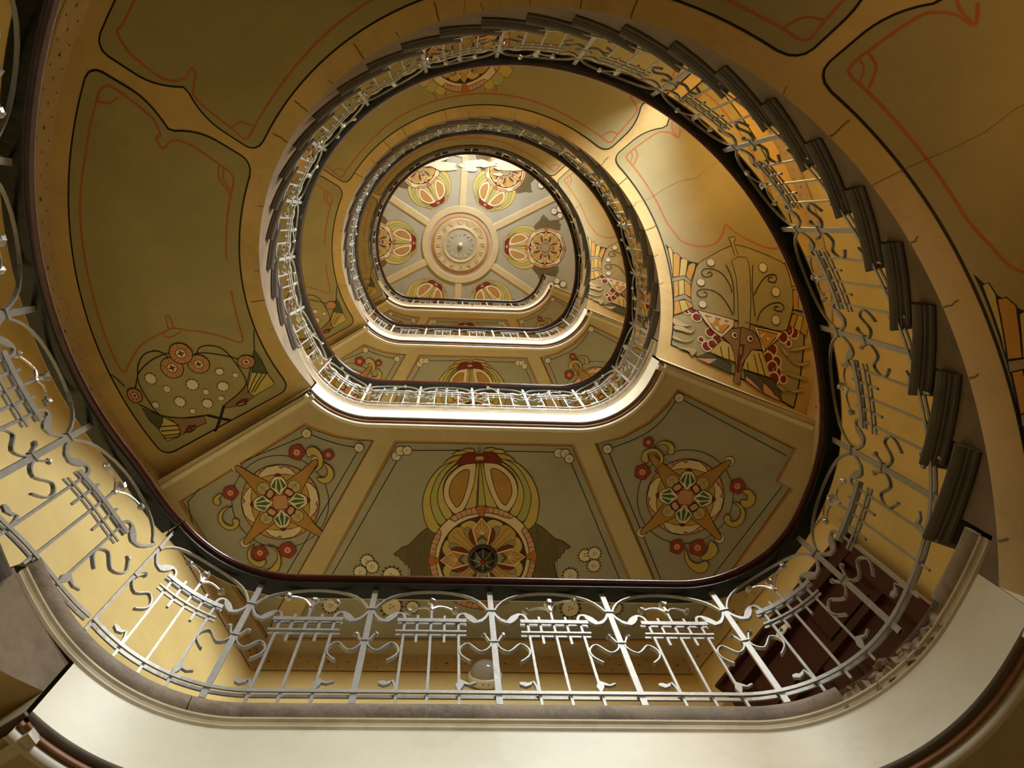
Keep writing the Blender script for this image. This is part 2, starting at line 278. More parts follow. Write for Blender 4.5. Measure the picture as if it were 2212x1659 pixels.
# painted motifs: landing ceilings in mm, stair soffits in tenths of a degree and mm from the stair axis
MOTIFS = '''{"insect":[["skirt",0,1,[[338,217],[387,184],[464,106],[507,95],[562,50],[545,34],[529,43],[523,17],[500,1],[495,-22],[473,-21],[471,-39],[452,-55],[475,-154],[472,-213],[447,-224],[436,-205],[407,-245],[302,-239],[333,-21],[319,84],[288,171]]],
["ochre",0,1,[[23,683],[35,715],[72,720],[116,707],[72,692],[34,693]]],
["yellow",0,1,[[72,695],[105,708],[143,703],[166,683],[158,677],[104,683]]],
["ochre",0,1,[[104,680],[158,674],[190,659],[216,637],[230,614],[189,632],[136,643]]],
["yellow",1,1,[[230,614],[275,578],[323,515],[354,441],[367,367],[362,293],[344,226],[316,190],[288,179],[267,195],[261,218],[276,240],[297,285],[313,346],[316,414],[295,487],[259,557],[211,609],[152,642]]],
["green",1,1,[[152,642],[211,609],[259,557],[295,487],[316,414],[313,346],[297,285],[276,243],[251,230],[229,242],[224,264],[241,292],[262,342],[272,405],[262,472],[230,541],[189,593],[141,631]]],
["yellow",1,1,[[140,622],[188,587],[230,536],[262,472],[272,405],[262,342],[241,292],[219,265],[197,269],[181,289],[187,312],[209,351],[230,406],[235,462],[219,524],[188,570],[140,606]]],
["yellow",1,1,[[5,611],[20,611],[44,481],[70,407],[100,338],[95,324],[67,325],[40,338],[29,358],[22,438]]],
["green",1,0,[[-4,611],[5,611],[22,438],[29,358],[21,340],[4,335],[-12,341],[-18,360],[-14,439]]],
["cream",1,1,[[24,611],[32,624],[70,623],[134,601],[187,554],[219,508],[233,445],[225,384],[198,334],[173,304],[148,299],[121,315],[100,343],[70,407],[44,481],[30,549]]],
["orange",1,1,[[69,581],[101,583],[144,556],[181,510],[198,446],[189,397],[166,355],[150,344],[128,365],[102,417],[80,491],[68,553]]],
["maroon",0,1,[[0,681],[20,680],[34,693],[72,692],[107,674],[130,640],[137,604],[91,619],[32,624],[2,623]]]],"daisies":[[-324,1444,27],[-298,1410,28],[-257,1407,27],[690,1400,27],[731,1402,28],[758,1434,27],[891,2067,39],[950,2052,39],[950,2134,39],[802,2202,45],[-494,2127,38],[-462,2166,38],[-536,2200,38],[-338,2221,53],[-721,2428,45],[-337,2428,62],[-202,2431,39],[678,2426,31],[812,2424,56],[1105,2415,42],[-876,1314,27],[-554,1395,27],[1431,1026,27],[996,1365,27]],"panels":{"left":[[-888,1243],[-798,1279],[-684,1314],[-571,1331],[-457,1343],[-1052,2476],[-1124,2657],[-1659,1763]],"mid":[[-334,1340],[784,1335],[1395,2641],[-993,2662]],"right":[[909,1329],[1074,1280],[1244,1175],[1354,1059],[1412,963],[2212,1329],[2117,1550],[2209,1597],[1647,2510],[1478,2512]]},"lines":[[[-876,1324],[-1603,1768],[-1167,2502]],[[-848,1321],[-769,1351],[-655,1383],[-576,1393]],[[-564,1422],[-1080,2377]],[[-317,1472],[-791,2373]],[[-233,1405],[72,1397]],[[355,1396],[670,1394]],[[772,1461],[1179,2343]],[[1412,1046],[1332,1172],[1220,1270],[1034,1355]],[[1009,1392],[1400,2238],[1437,2339]],[[1452,1036],[2151,1382]],[[2138,1580],[1703,2233]]],"med":{"flL":[[-935,1434,52],[-742,1445,35],[-1340,1702,48],[-1161,2085,49],[-990,2064,54]],"flR":[[1226,1509,52],[1253,1315,35],[1843,1587,52],[1480,1995,50],[1615,2000,57]],"crL":[[[-878,1427],[-866,1405],[-833,1396],[-796,1420],[-773,1467],[-779,1518],[-807,1549],[-840,1554],[-812,1527],[-804,1493],[-812,1459],[-841,1447],[-849,1460],[-870,1456]],[[-773,1496],[-734,1513],[-709,1550],[-712,1593],[-741,1622],[-774,1627],[-803,1608],[-811,1591],[-783,1591],[-758,1586],[-746,1560],[-750,1530]],[[-1394,1707],[-1422,1717],[-1445,1747],[-1435,1777],[-1406,1781],[-1402,1759],[-1410,1738],[-1394,1725]],[[-1325,1788],[-1370,1793],[-1407,1828],[-1416,1871],[-1400,1910],[-1367,1935],[-1330,1939],[-1297,1917],[-1286,1886],[-1297,1869],[-1317,1865],[-1330,1878],[-1322,1904],[-1342,1913],[-1375,1896],[-1391,1862],[-1378,1819],[-1345,1794]],[[-1191,2025],[-1232,2065],[-1236,2122],[-1206,2164],[-1152,2178],[-1125,2149],[-1131,2127],[-1172,2142],[-1212,2115],[-1215,2065]],[[-1118,2028],[-1064,2048],[-1033,2111],[-1037,2176],[-1071,2227],[-1118,2256],[-1172,2250],[-1199,2214],[-1192,2193],[-1152,2199],[-1104,2191],[-1064,2148],[-1050,2097],[-1077,2048]]],"crR":[[[1215,1422],[1221,1383],[1258,1356],[1309,1355],[1345,1384],[1356,1423],[1345,1454],[1306,1507],[1324,1463],[1334,1419],[1311,1385],[1276,1377],[1252,1395],[1262,1421],[1255,1447],[1229,1443]],[[1291,1342],[1323,1311],[1365,1304],[1405,1318],[1422,1352],[1418,1382],[1397,1389],[1379,1379],[1386,1353],[1372,1332],[1341,1324],[1312,1337]],[[1879,1612],[1923,1607],[1960,1642],[1966,1686],[1940,1722],[1897,1727],[1871,1697],[1884,1674],[1911,1678],[1913,1647],[1885,1630]],[[1816,1693],[1860,1697],[1897,1732],[1910,1776],[1896,1825],[1859,1855],[1819,1854],[1782,1828],[1771,1792],[1796,1774],[1815,1791],[1817,1818],[1852,1817],[1875,1786],[1877,1745],[1852,1710]],[[1538,2001],[1569,2080],[1622,2105],[1673,2087],[1696,2113],[1678,2158],[1627,2167],[1573,2133],[1538,2072]],[[1697,1950],[1743,1988],[1742,2041],[1698,2078],[1637,2074],[1677,2025],[1686,1972]]]},"fish":[["dkgreen",0,[[1968,1360],[1998,1356],[2040,1365],[2023,1445],[2000,1409]]],
["yellow",0,[[2023,1445],[2041,1367],[2050,1369],[2062,1368],[2075,1374],[2079,1523],[2064,1533],[2055,1524]]],
["dkgreen",0,[[2015,2132],[2031,2081],[2042,2053],[2050,2077],[2059,2121],[2039,2134]]],
["yellow",0,[[2042,2053],[2061,2013],[2076,2018],[2085,2052],[2083,2122],[2060,2125],[2050,2077]]],
["brown",0,[[2043,1505],[2064,1533],[2080,1519],[2083,1567],[2081,1650],[2075,1705],[2069,1705],[2061,1612],[2050,1534]]],
["brown",0,[[2046,2032],[2057,1963],[2070,1841],[2085,1862],[2084,1916],[2084,2007],[2085,2047],[2076,2018],[2061,2013]]],
["maroon",0,[[2076,1639],[2073,1591],[2078,1558],[2088,1590],[2084,1638]]],
["maroon",0,[[2083,2003],[2075,1961],[2080,1918],[2087,1948],[2087,1983]]],
["cream",0,[[2079,1628],[2081,1594],[2078,1577],[2084,1595],[2083,1629]]],
["cream",0,[[2081,1981],[2083,1956],[2081,1929],[2085,1945],[2084,1979]]],
["line",1,[[1935,1827],[1935,1858],[1941,1941],[1953,2021],[1963,2059],[1979,2071],[2006,2073],[2033,2067],[2045,2030],[2057,1963],[2068,1877],[2072,1826]]],
["line",1,[[2069,1705],[2055,1565],[2038,1505],[2000,1498],[1960,1518],[1943,1552],[1935,1606],[1937,1655],[1949,1683]]],
["line",1,[[1981,2105],[1963,2059],[1943,2021],[1928,1964],[1926,1898],[1932,1864],[1941,1845]]],
["line",1,[[1946,1693],[1952,1615],[1971,1515],[1983,1476]]],
["thick",0,[[2069,1705],[2089,1771],[2104,1832],[2107,1856]]],
["thick",0,[[2072,1826],[2089,1777],[2104,1730]]],
["line",1,[[1948,2204],[1955,2180],[1973,2153]]],
["line",1,[[2008,2134],[2020,2102],[2035,2066]]],
["line",0,[[1920,1317],[1968,1360],[2000,1409],[2043,1505]]],
["line",0,[[2030,1420],[2067,1539]]],
["line",0,[[2035,1393],[2069,1521]]],
["line",0,[[2039,1370],[2071,1506]]],
["line",0,[[2055,2107],[2067,2002]]],
["line",0,[[2063,2117],[2074,2019]]],
["line",0,[[2071,2128],[2081,2037]]],
["line",0,[[2076,2134],[2085,2047]]]],"fishspots":[[1972,1994,58],[1998,1939,38],[2005,1793,65],[1997,1610,45],[2016,1538,33],[2030,1640,62],[2028,1746,33],[2028,1914,58],[2018,2050,35],[2051,1780,57],[2052,1692,33],[2053,1882,30]],"fishfl":[[1963,1850,118],[1969,1698,115],[1940,1765,122],[1994,1440,96],[1992,2126,75]],"snake":[["olive",1,[[68,1513],[44,1470],[2,1430],[-32,1431],[-50,1464],[-59,1714],[-63,1851],[-68,2050],[-48,2094],[-16,2123],[17,2121],[47,2097],[54,2085],[65,2024],[80,1927],[98,1801],[95,1707],[83,1606]]],
["olive2",0,[[67,1734],[74,1784],[71,1836],[60,1848],[-73,1822],[-76,1746],[-37,1744],[33,1747]]],
["olive2",0,[[117,1751],[117,1794],[110,1792],[105,1776],[78,1787],[77,1763],[109,1756]]],
["yellow",0,[[116,1328],[118,1349],[105,1355],[34,1319],[59,1322]]],
["orange",0,[[99,1351],[100,1379],[90,1396],[37,1362],[36,1320]]],
["yellow",0,[[81,1394],[85,1419],[77,1441],[38,1407],[37,1362]]],
["orange",0,[[65,1439],[70,1468],[66,1489],[50,1473],[25,1436],[38,1407]]],
["grey",0,[[34,1319],[38,1400],[25,1436],[13,1433],[28,1392],[22,1315]]],
["orange",0,[[22,1319],[25,1353],[-14,1347],[-21,1312]]],
["yellow",0,[[25,1353],[27,1392],[-10,1385],[-14,1347]]],
["orange",0,[[27,1392],[13,1433],[-18,1428],[-10,1385]]],
["grey",0,[[-21,1312],[-10,1385],[-21,1427],[-32,1429],[-23,1383],[-33,1311]]],
["orange",0,[[-33,1311],[-29,1345],[-59,1362],[-68,1310]]],
["yellow",0,[[-29,1345],[-25,1387],[-47,1411],[-59,1362]]],
["orange",0,[[-25,1387],[-32,1429],[-40,1442],[-47,1411]]],
["orange",0,[[53,2093],[54,2116],[31,2142],[16,2147],[12,2119],[35,2110]]],
["yellow",0,[[63,2134],[27,2179],[16,2182],[16,2147],[51,2130]]],
["grey",0,[[13,2119],[16,2182],[8,2194],[7,2121]]],
["orange",0,[[6,2121],[8,2160],[-27,2156],[-27,2122]]],
["yellow",0,[[8,2160],[8,2198],[-29,2210],[-27,2156]]],
["grey",0,[[-28,2118],[-33,2225],[-42,2228],[-34,2114]]],
["orange",0,[[-35,2114],[-36,2152],[-58,2126],[-56,2091]]],
["yellow",0,[[-36,2152],[-38,2190],[-64,2169],[-60,2126]]],
["orange",0,[[-38,2190],[-42,2232],[-70,2212],[-64,2169]]],
["maroon",0,[[-51,1381],[-40,1449],[-50,1464],[-59,1494],[-74,1480],[-73,1450],[-60,1426]]],
["maroon",0,[[-97,1529],[-87,1550],[-93,1589],[-102,1644],[-118,1618],[-141,1565],[-141,1512],[-126,1498],[-119,1481],[-111,1502],[-113,1529]]],
["maroon",0,[[-112,1932],[-96,1995],[-105,2018],[-114,2022],[-122,2053],[-134,2051],[-142,2056],[-146,2106],[-155,2104],[-162,2039],[-135,1966]]],
["maroon",0,[[-69,2058],[-55,2095],[-69,2154],[-77,2129],[-79,2098],[-88,2109],[-93,2087],[-92,2033],[-89,2016]]],
["dkgreen",0,[[-161,1474],[-142,1566],[-146,1638],[-152,1726],[-171,1730],[-166,1586]]],
["pink",0,[[-162,1483],[-148,1631],[-167,1579]]],
["dkgreen",0,[[-156,1814],[-157,1917],[-156,2027],[-173,2087],[-188,2114],[-185,1978],[-174,1834]]],
["pink",0,[[-161,1927],[-188,2114],[-185,1978]]],
["pink",0,[[-174,1834],[-164,1843],[-185,1978]]],
["yellow",0,[[-106,1645],[-112,1701],[-126,1729],[-145,1750],[-144,1660],[-140,1573],[-122,1604]]],
["yellow",0,[[-113,1847],[-111,1920],[-154,2001],[-154,1805],[-136,1811]]],
["cream",0,[[-48,1468],[-59,1714],[-73,1715],[-102,1637],[-91,1573],[-72,1517]]],
["orange",0,[[-58,1517],[-65,1691],[-72,1688],[-93,1638],[-86,1580]]],
["cream",0,[[-67,1851],[-70,2047],[-82,2022],[-112,1928],[-89,1893]]],
["orange",0,[[-71,1875],[-74,2013],[-83,2000],[-107,1938],[-88,1901]]],
["brown",0,[[-99,1644],[-79,1700],[-72,1776],[-76,1845],[-87,1885],[-108,1919],[-113,1847],[-136,1811],[-148,1794],[-185,1807],[-184,1759],[-152,1757],[-126,1729],[-112,1701]]],
["maroon",0,[[-108,1761],[-106,1795],[-128,1792],[-136,1780],[-163,1787],[-164,1769],[-133,1763]]],
["ochre",0,[[-76,1310],[-86,1383],[-85,1436],[-94,1384],[-94,1312]]],
["ochre",0,[[-138,2054],[-137,2241],[-141,2236],[-141,2118]]],
["ochre",0,[[-98,2096],[-82,2246],[-87,2240],[-97,2150]]],
["ochre",0,[[-97,1316],[-95,1369],[-100,1423],[-89,1459],[-107,1432],[-107,1371],[-106,1316]]],
["ochre",0,[[-123,1318],[-128,1392],[-116,1457],[-132,1408],[-132,1317]]],
["ochre",0,[[-95,2041],[-99,2074],[-110,2101],[-106,2068]]],
["ochre",0,[[-112,2094],[-117,2174],[-109,2241],[-114,2243],[-121,2169]]],
["ochre",0,[[-163,2095],[-162,2173],[-154,2230],[-160,2231],[-166,2169]]],
["ochre",0,[[-163,2047],[-165,2096],[-170,2124],[-168,2075]]],
["ochre",0,[[-152,1355],[-143,1412],[-141,1481],[-160,1458],[-152,1424]]],
["line",1,[[-1,1708],[17,1695],[39,1658],[51,1603],[53,1543],[44,1516],[34,1534],[35,1573],[41,1587],[45,1570],[40,1552]]],
["line",1,[[-49,1706],[-30,1677],[-8,1627],[3,1562],[3,1494],[-6,1469],[-15,1490],[-13,1528],[-5,1537],[-2,1515]]],
["line",1,[[-5,1855],[17,1900],[32,1952],[35,2007],[28,2022],[20,2000],[23,1963],[29,1969],[30,1993]]],
["line",1,[[-55,1873],[-37,1896],[-21,1959],[-17,2028],[-25,2057],[-32,2034],[-31,1996],[-25,1992],[-24,2019]]],
["line",1,[[59,1691],[22,1719],[-47,1714]]],
["line",1,[[55,1872],[6,1847],[-47,1858]]],
["line",1,[[-73,1761],[-108,1761]]],
["line",1,[[-122,1635],[-144,1660]]],
["line",1,[[-118,1687],[-145,1707]]],
["line",1,[[-139,1828],[-153,1844]]],
["line",1,[[-121,1866],[-153,1914]]],
["line",1,[[-116,1895],[-154,1962]]]],"snakespots":[[67,1591,37],[21,1503,38],[-32,1503,38],[49,1938,38],[3,2006,38],[-49,1999,38]],"snakeeyes":[[-91,1722],[-92,1829]],"P3red":[[[1741,1379],[1650,1377],[1601,1377],[1570,1376],[1554,1399],[1548,1470],[1541,1594],[1542,1669],[1549,1721],[1568,1756],[1556,1798],[1551,1782],[1545,1791],[1532,1836],[1526,1908],[1523,1978],[1521,2038],[1522,2087],[1533,2116],[1546,2119],[1581,2123],[1633,2128],[1679,2139],[1730,2141],[1770,2138],[1819,2134],[1863,2135],[1906,2136],[1950,2122],[1937,2064],[1912,1965],[1899,1860],[1893,1800],[1889,1751],[1895,1695],[1908,1574],[1925,1491],[1944,1409],[1901,1387],[1815,1376]],[[1548,2114],[1542,2058],[1528,2023]],[[1550,1465],[1571,1455],[1595,1383]],[[1549,1440],[1570,1431],[1588,1383]],[[1893,1800],[1901,1818],[1905,1777],[1897,1715]],[[1891,1780],[1867,1772],[1866,1751],[1889,1751]]],"corners":[[[130,1322],[105,1355],[87,1401],[75,1448],[67,1512],[25,1436],[34,1319],[100,1325]],[[54,2085],[64,2138],[16,2182],[12,2119]]],"scales":[[-54,1400,34],[-49,1434,45],[-66,1464,46],[-117,1503,30],[-96,1559,46],[-129,1546,50],[-108,1608,46],[-121,1581,44],[-68,2127,44],[-64,2088,46],[-87,2093,30],[-78,2056,46],[-104,1987,48],[-124,2023,48],[-120,1966,48],[-150,2089,36],[-142,2040,44],[-135,2001,50],[-154,2025,52]]}'''
DOOR_A, DOOR_B, DOOR_H, PLATE_U, PLATE_Z = 0.16, 1.27, 2.90, 0.641, 2.769
# ------------------------------------------------------------------ shell of the stairwell
P_R2 = (2.32, 1.70)
def arc(a0, a1, r, n): return [pol(a0 + (a1 - a0) * i / n, r) for i in range(n + 1)]
FLOORS = ['ground floor', 'lowest landing', 'second landing', 'third landing', 'top landing']
wl = MB(); rows = []
for a in [A_R + (A_L - A_R) * i / 116 for i in range(117)]:
    x, y = pol(a, RO); rows.append([(x, y, ZFLOOR), (x, y, ZTOP)])
wl.sheet(rows); wall_stair = wl.build('wall_stair', M_WALL, None, True)
tag(wall_stair, 'curved ochre wall around the winding stairs', kind='structure')
def flat_wall(name, p, q, label):
    mb = MB(); mb.add([(*p, ZFLOOR), (*q, ZFLOOR), (*q, ZTOP), (*p, ZTOP)], [(0, 1, 2, 3)])
    return tag(mb.build(name, M_WALL), label, kind='structure')
wall_left = flat_wall('wall_left', P_L, P_BL, 'ochre wall at the left end of the landings')
wall_back = flat_wall('wall_back', P_BL, P_BR, 'ochre back wall of the landings')
wall_right = flat_wall('wall_right', P_BR, P_R2, 'ochre wall with the door right of the landings')
wall_end = flat_wall('wall_end', P_R2, P_R, 'short ochre wall between the right wall and the stairs')
fl = MB(); loop = arc(A_R, A_L, RO, 60) + [P_BL, P_BR, P_R2]
f_, t_ = tess([loop]); fl.add([(x, y, ZFLOOR) for x, y in f_], t_)
tag(fl.build('floor', mat('brown ground floor tiles', (0.20, 0.15, 0.10), 0.4)), 'pale stone ground floor of the stairwell', kind='structure')

# friezes with little painted stars along the top of the walls
def star_band(P, u0, u1, pitch=0.118):
    n = int((u1 - u0) / pitch)
    for i in range(n):
        u = u0 + (i + 0.5) * (u1 - u0) / n
        r = 0.016
        P.poly('rust' if i % 3 else 'dark', [(u + rr * math.cos(PI / 4 + k * PI / 4), -0.125 + rr * math.sin(PI / 4 + k * PI / 4)) for k in range(8) for rr in [(r if k % 2 == 0 else r * 0.35)]], 0, None)
        P.disc('dark', (u + pitch / 2, -0.055), 0.006, 6, None); P.disc('dark', (u + pitch / 2, -0.195), 0.006, 6, None)
    P.line('brown', [(u0 + (u1 - u0) * i / 40, -0.243) for i in range(41)], 0.004)
    P.line('brown', [(u0 + (u1 - u0) * i / 40, -0.262) for i in range(41)], 0.003)
for j in (1, 2, 3):
    rows = []
    for a in [A_R + (A_L - A_R) * i / 90 for i in range(91)]:
        x, y = pol(a, RO - 0.004); rows.append([(x, y, sofz(j, a) + 0.01), (x, y, sofz(j, a) - 0.245)])
    mb = MB(); mb.sheet(rows); mb.build('frieze', M_FRIEZE, wall_stair, True)
    if j < 3:
        P = Paint(lambda u, v, l, j=j: (*pol(A_R + math.degrees(u / RO), RO - 0.005 - 0.00002 * l), sofz(j, A_R + math.degrees(u / RO)) + v))
        star_band(P, 0.02, math.radians(A_L - A_R) * RO - 0.02); P.build('painted_stars', wall_stair)
for j in (2, 3, 4):
    zc = zl(j) + ZC
    for wl_, p, q in ((wall_left, P_L, P_BL), (wall_back, P_BL, P_BR), (wall_right, P_BR, P_R2), (wall_end, P_R2, P_R)):
        p, q = Vector(p), Vector(q); d = (q - p); L = d.length; d /= L; nrm = Vector((d.y, -d.x))
        if nrm.dot(Vector((CX, CY)) - p) < 0: nrm = -nrm
        a, b = p + nrm * 0.004, q + nrm * 0.004
        mb = MB(); mb.add([(*a, zc), (*b, zc), (*b, zc - 0.245), (*a, zc - 0.245)], [(0, 1, 2, 3)]); mb.build('frieze', M_FRIEZE, wl_)
        if j < 4:
            P = Paint(lambda u, v, l, p=p, d=d, nrm=nrm, zc=zc: (*(p + d * u + nrm * (0.005 + 0.00002 * l)), zc + v))
            star_band(P, 0.02, L - 0.02); P.build('painted_stars', wl_)

# ------------------------------------------------------------------ landings
NOSE = [(-0.05, 0), (0.006, 0), (0.015, -0.004), (0.021, -0.014), (0.024, -0.028), (0.021, -0.044), (0.014, -0.056), (0.004, -0.062)]
MOULD = [(0.004, -0.062), (0.011, -0.066), (0.011, -0.074), (0.004, -0.078), (0.0, -0.088), (0.006, -0.094), (0.006, -0.100), (0.0, -0.105)]
FASC = [(0.0, -0.105), (0.0, -0.33)]
def phi_of(x, y): return math.degrees(math.atan2(-(y - CY), x - CX))
def trim(path, a_r, a_l):
    out = []
    for p in path:
        a = phi_of(p[0], p[1])
        if p[0] > CX and a > a_r: continue
        if p[0] < CX and (a % 360) < a_l: continue
        out.append(p)
    return out
def wpath(j, a_r, a_l): return trim(well_path(RF[j], RF[j - 1], 0, 180, 0.014), a_r, a_l)
def radial_pt(p, r):
    a = phi_of(p[0], p[1]); return pol(a, r)
def landing_floor(j):
    z = zl(j); pf = wpath(j, A_R, A_L); pn = wpath(j, A0 if j < 4 else A_R, 201.5)
    outer = [(x, y) for x, y, _, _ in pn] + arc(201.5, A_L, RO, 4) + [P_BL, P_BR, P_R2] + (arc(A_R, A0, RO, 3) if j < 4 else [P_R])
    f, t = tess([outer]); mb = MB(); mb.add([(x, y, z - 0.001) for x, y in f], t)
    fo = tag(mb.build('floor', mat('pale stone floor', (0.55, 0.52, 0.46), 0.4)), 'stone floor of the ' + FLOORS[j], kind='structure')
    if j == 1:
        broken = [i for i, p in enumerate(pn) if p[0] > CX and -42 < phi_of(p[0], p[1]) < -25]
        segs = [pn[:broken[0]], pn[broken[-1]:]]
    else: segs = [pn]
    for s in segs:
        n = max(1, round(len(s) / 45)); k = len(s) / n
        for i in range(n):      # the nosing is laid in lengths of stone with fine joints
            q = s[int(i * k):min(len(s), int((i + 1) * k) + 1)]
            if i < n - 1: q = q[:-1] + [tuple(q[-2][m] + (q[-1][m] - q[-2][m]) * 0.8 for m in range(4))]
            sweep(q, NOSE, z, caps=True).build('nosing', M_STONE, fo, True)
    mo = sweep(pn, MOULD, z).build('moulding', M_FILLET, fo, False)
    fa = sweep(pf, FASC, z)
    if j == 4:
        a, b = pol(A_R, RF[4]), pol(A_R, RO); t = math.radians(A_R); nv = (-math.sin(t) * -1, math.cos(t) * -1)
        nv = Vector((math.sin(t), -abs(math.cos(t))))
        fa.add([(*a, z), (*b, z), (*b, z - 0.33), (*a, z - 0.33)], [(0, 1, 2, 3)])
    fa.build('fascia', M_FASCIA, fo)
    if j == 1:                  # the corner where the nosing has broken away
        pb = [pn[i] for i in range(broken[0] - 1, broken[-1] + 2)]
        rb = MB(); rows = []; rnd = random.Random(3)
        for i, (x, y, nx, ny) in enumerate(pb):
            row = []
            e = min(i, len(pb) - 1 - i) / 4.0; e = min(1, e)
            for o, zz in [(-0.07, 0.0), (-0.03, 0.004), (-0.012, -0.006), (-0.002, -0.022), (0.004, -0.04), (0.006, -0.058), (0.003, -0.075), (0.0, -0.09)]:
                k = rnd.uniform(-0.016, 0.012) * e
                row.append((x + nx * (o + k), y + ny * (o + k), z + zz + rnd.uniform(-0.009, 0.009) * e))
            rows.append(row)
        rb.sheet(rows); rb.build('broken_edge', M_RUBBLE, fo)['label'] = 'crumbling broken brick where the nosing is missing'
        for c_ in range(16):
            i = rnd.randrange(2, len(pb) - 2); x, y, nx, ny = pb[i]; o = rnd.uniform(-0.03, 0.006); zz = z + rnd.uniform(-0.065, -0.01); s_ = rnd.uniform(0.010, 0.026)
            mb = MB(); vs = []
            for a in range(6):
                for b_ in range(5):
                    th, ph = 2 * PI * a / 6, PI * (b_ + 0.5) / 5; r = s_ * rnd.uniform(0.75, 1.15)
                    vs.append((x + nx * o + r * math.sin(ph) * math.cos(th) * 1.3, y + ny * o + r * math.sin(ph) * math.sin(th) * 1.3, zz + r * 0.8 * math.cos(ph)))
            fs = [(a * 5 + b_, ((a + 1) % 6) * 5 + b_, ((a + 1) % 6) * 5 + b_ + 1, a * 5 + b_ + 1) for a in range(6) for b_ in range(4)] + [tuple(a * 5 for a in range(6)), tuple(a * 5 + 4 for a in range(5, -1, -1))]
            mb.add(vs, fs); mb.build('rubble_stone', M_RUBBLE, fo)
    # mouldings under the fascia
    for nm, prof, m in (('lower_fillet', [(0.0, -0.33), (-0.003, -0.340), (-0.020, -0.340)], M_DARKT), ('lower_band', [(-0.020, -0.340), (-0.021, -0.349), (-0.024, -0.354), (-0.033, -0.350), (-0.035, -0.345)], M_BROWNT),
                        ('lower_bead', [(-0.035, -0.345), (-0.037, -0.362), (-0.044, -0.370), (-0.054, -0.371), (-0.061, -0.366), (-0.063, ZC)], M_WHITET)):
        sweep(pf, prof, z).build(nm, m, fo, True)
    for a, s_ in ((A_L, 1), (A_R, -1)):
        t = math.radians(a); e = Vector((math.cos(t), -math.sin(t))); nv = Vector((math.sin(t), math.cos(t))) * (s_ if a == A_L else 1)
        if nv.y < 0: nv = -nv
        R = RF[j - 1] if a == A_L else RF[j]
        zt = (sofz(j - 1, A_L) if a == A_L else (sofz(j, A_R) if j < 4 else z - 0.1)) + 0.02
        p0, p1 = Vector((CX, CY)) + e * R, Vector((CX, CY)) + e * RO
        mb = MB(); mb.add([(*p0, z - 0.33), (*p1, z - 0.33), (*p1, zt), (*p0, zt)], [(0, 1, 2, 3)])
        mb.build('beam_face', M_FASCIA if j == 4 else M_LCEIL, fo)
        for o0, o1, zz, m, nm in ((0.0, 0.020, -0.340, M_DARKT, 'lower_fillet'), (0.020, 0.035, -0.352, M_BROWNT, 'lower_band'), (0.035, 0.063, -0.369, M_WHITET, 'lower_bead')):
            mb = MB(); a0, a1 = p0 + nv * o0, p1 + nv * o0; b0, b1 = p0 + nv * o1, p1 + nv * o1
            mb.add([(*a0, z - 0.33), (*a1, z - 0.33), (*b1, z - 0.33), (*b0, z - 0.33), (*a0, z + zz), (*a1, z + zz), (*b1, z + zz), (*b0, z + zz)], [(4, 5, 6, 7), (0, 1, 5, 4), (3, 2, 6, 7), (0, 3, 7, 4), (1, 2, 6, 5)])
            mb.build(nm, m, fo)
    return fo

MO = json.loads(MOTIFS)
mm = lambda pts: [(x / 1000.0, y / 1000.0) for x, y in pts]
def landing_ceiling(j):
    z = zl(j) + ZC; pf = wpath(j, A_R, A_L)
    outer = [(x - nx * 0.06, y - ny * 0.06) for x, y, nx, ny in pf] + [P_L, P_BL, P_BR, P_R2, P_R]
    holes = {k: mm(v) for k, v in MO['panels'].items()}
    f, t = tess([outer] + list(holes.values())); mb = MB(); mb.add([(x, y, z) for x, y in f], t)
    for h in holes.values():
        n = len(h); mb.add([(x, y, z) for x, y in h] + [(x, y, z + 0.016) for x, y in h], [(i, (i + 1) % n, n + (i + 1) % n, n + i) for i in range(n)])
    ce = tag(mb.build('ceiling', M_LCEIL), 'painted plaster underside of the ' + FLOORS[j], kind='structure')
    for k, h in holes.items():
        f, t = tess([h]); mb = MB(); mb.add([(x, y, z + 0.014) for x, y in f], t); mb.build('panel', M_GREY, ce)['label'] = 'grey green recessed ceiling panel'
    zp = z + 0.0135
    fm = lambda x, y, l: (x, y, zp - 0.00004 * l)
    B = Paint(fm)
    for k, h in holes.items():
        c = (sum(p[0] for p in h) / len(h), sum(p[1] for p in h) / len(h))
        ins = lambda d: [(p[0] + (c[0] - p[0]) * d / math.dist(p, c), p[1] + (c[1] - p[1]) * d / math.dist(p, c)) for p in h]
        B.line('border', ins(0.010), 0.016, 0, True); B.line('dark', ins(0.022), 0.005, 0, True)
    for l in MO['lines']: B.line('black', mm(l), 0.0055, 1)
    B.build('painted_borders', ce)
    D = Paint(fm); D.l = 40
    for x, y, r in MO['daisies']: D.daisy((x / 1000, y / 1000), r / 1000)
    D.build('painted_daisies', ce)
    I = Paint(fm); I.l = 60
    c0 = Vector((0.236, 2.097)); v = Vector((-0.063, -0.998)); u = Vector((0.998, -0.063))
    I.T = lambda p: tuple(c0 + u * p[0] + v * p[1]); insect(I); I.build('painted_insect', ce)
    for side, (cx, cy), R, rot in (('L', (-1.035, 1.755), 0.2405, -5.8), ('R', (1.515, 1.668), 0.250, 3.0)):
        S = Paint(fm); S.l = 60
        medallion(S, (cx, cy), R, rot, 1 if side == 'L' else -1)
        for x, y, r in MO['med']['fl' + side]: red_flower(S, (x / 1000, y / 1000), r / 1000)
        for q in MO['med']['cr' + side]: S.poly('yellow', mm(q), 1)
        S.build('painted_medallion', ce)
    return ce
def r_big(q): return max(p[1] for p in q) - min(p[1] for p in q) > 40
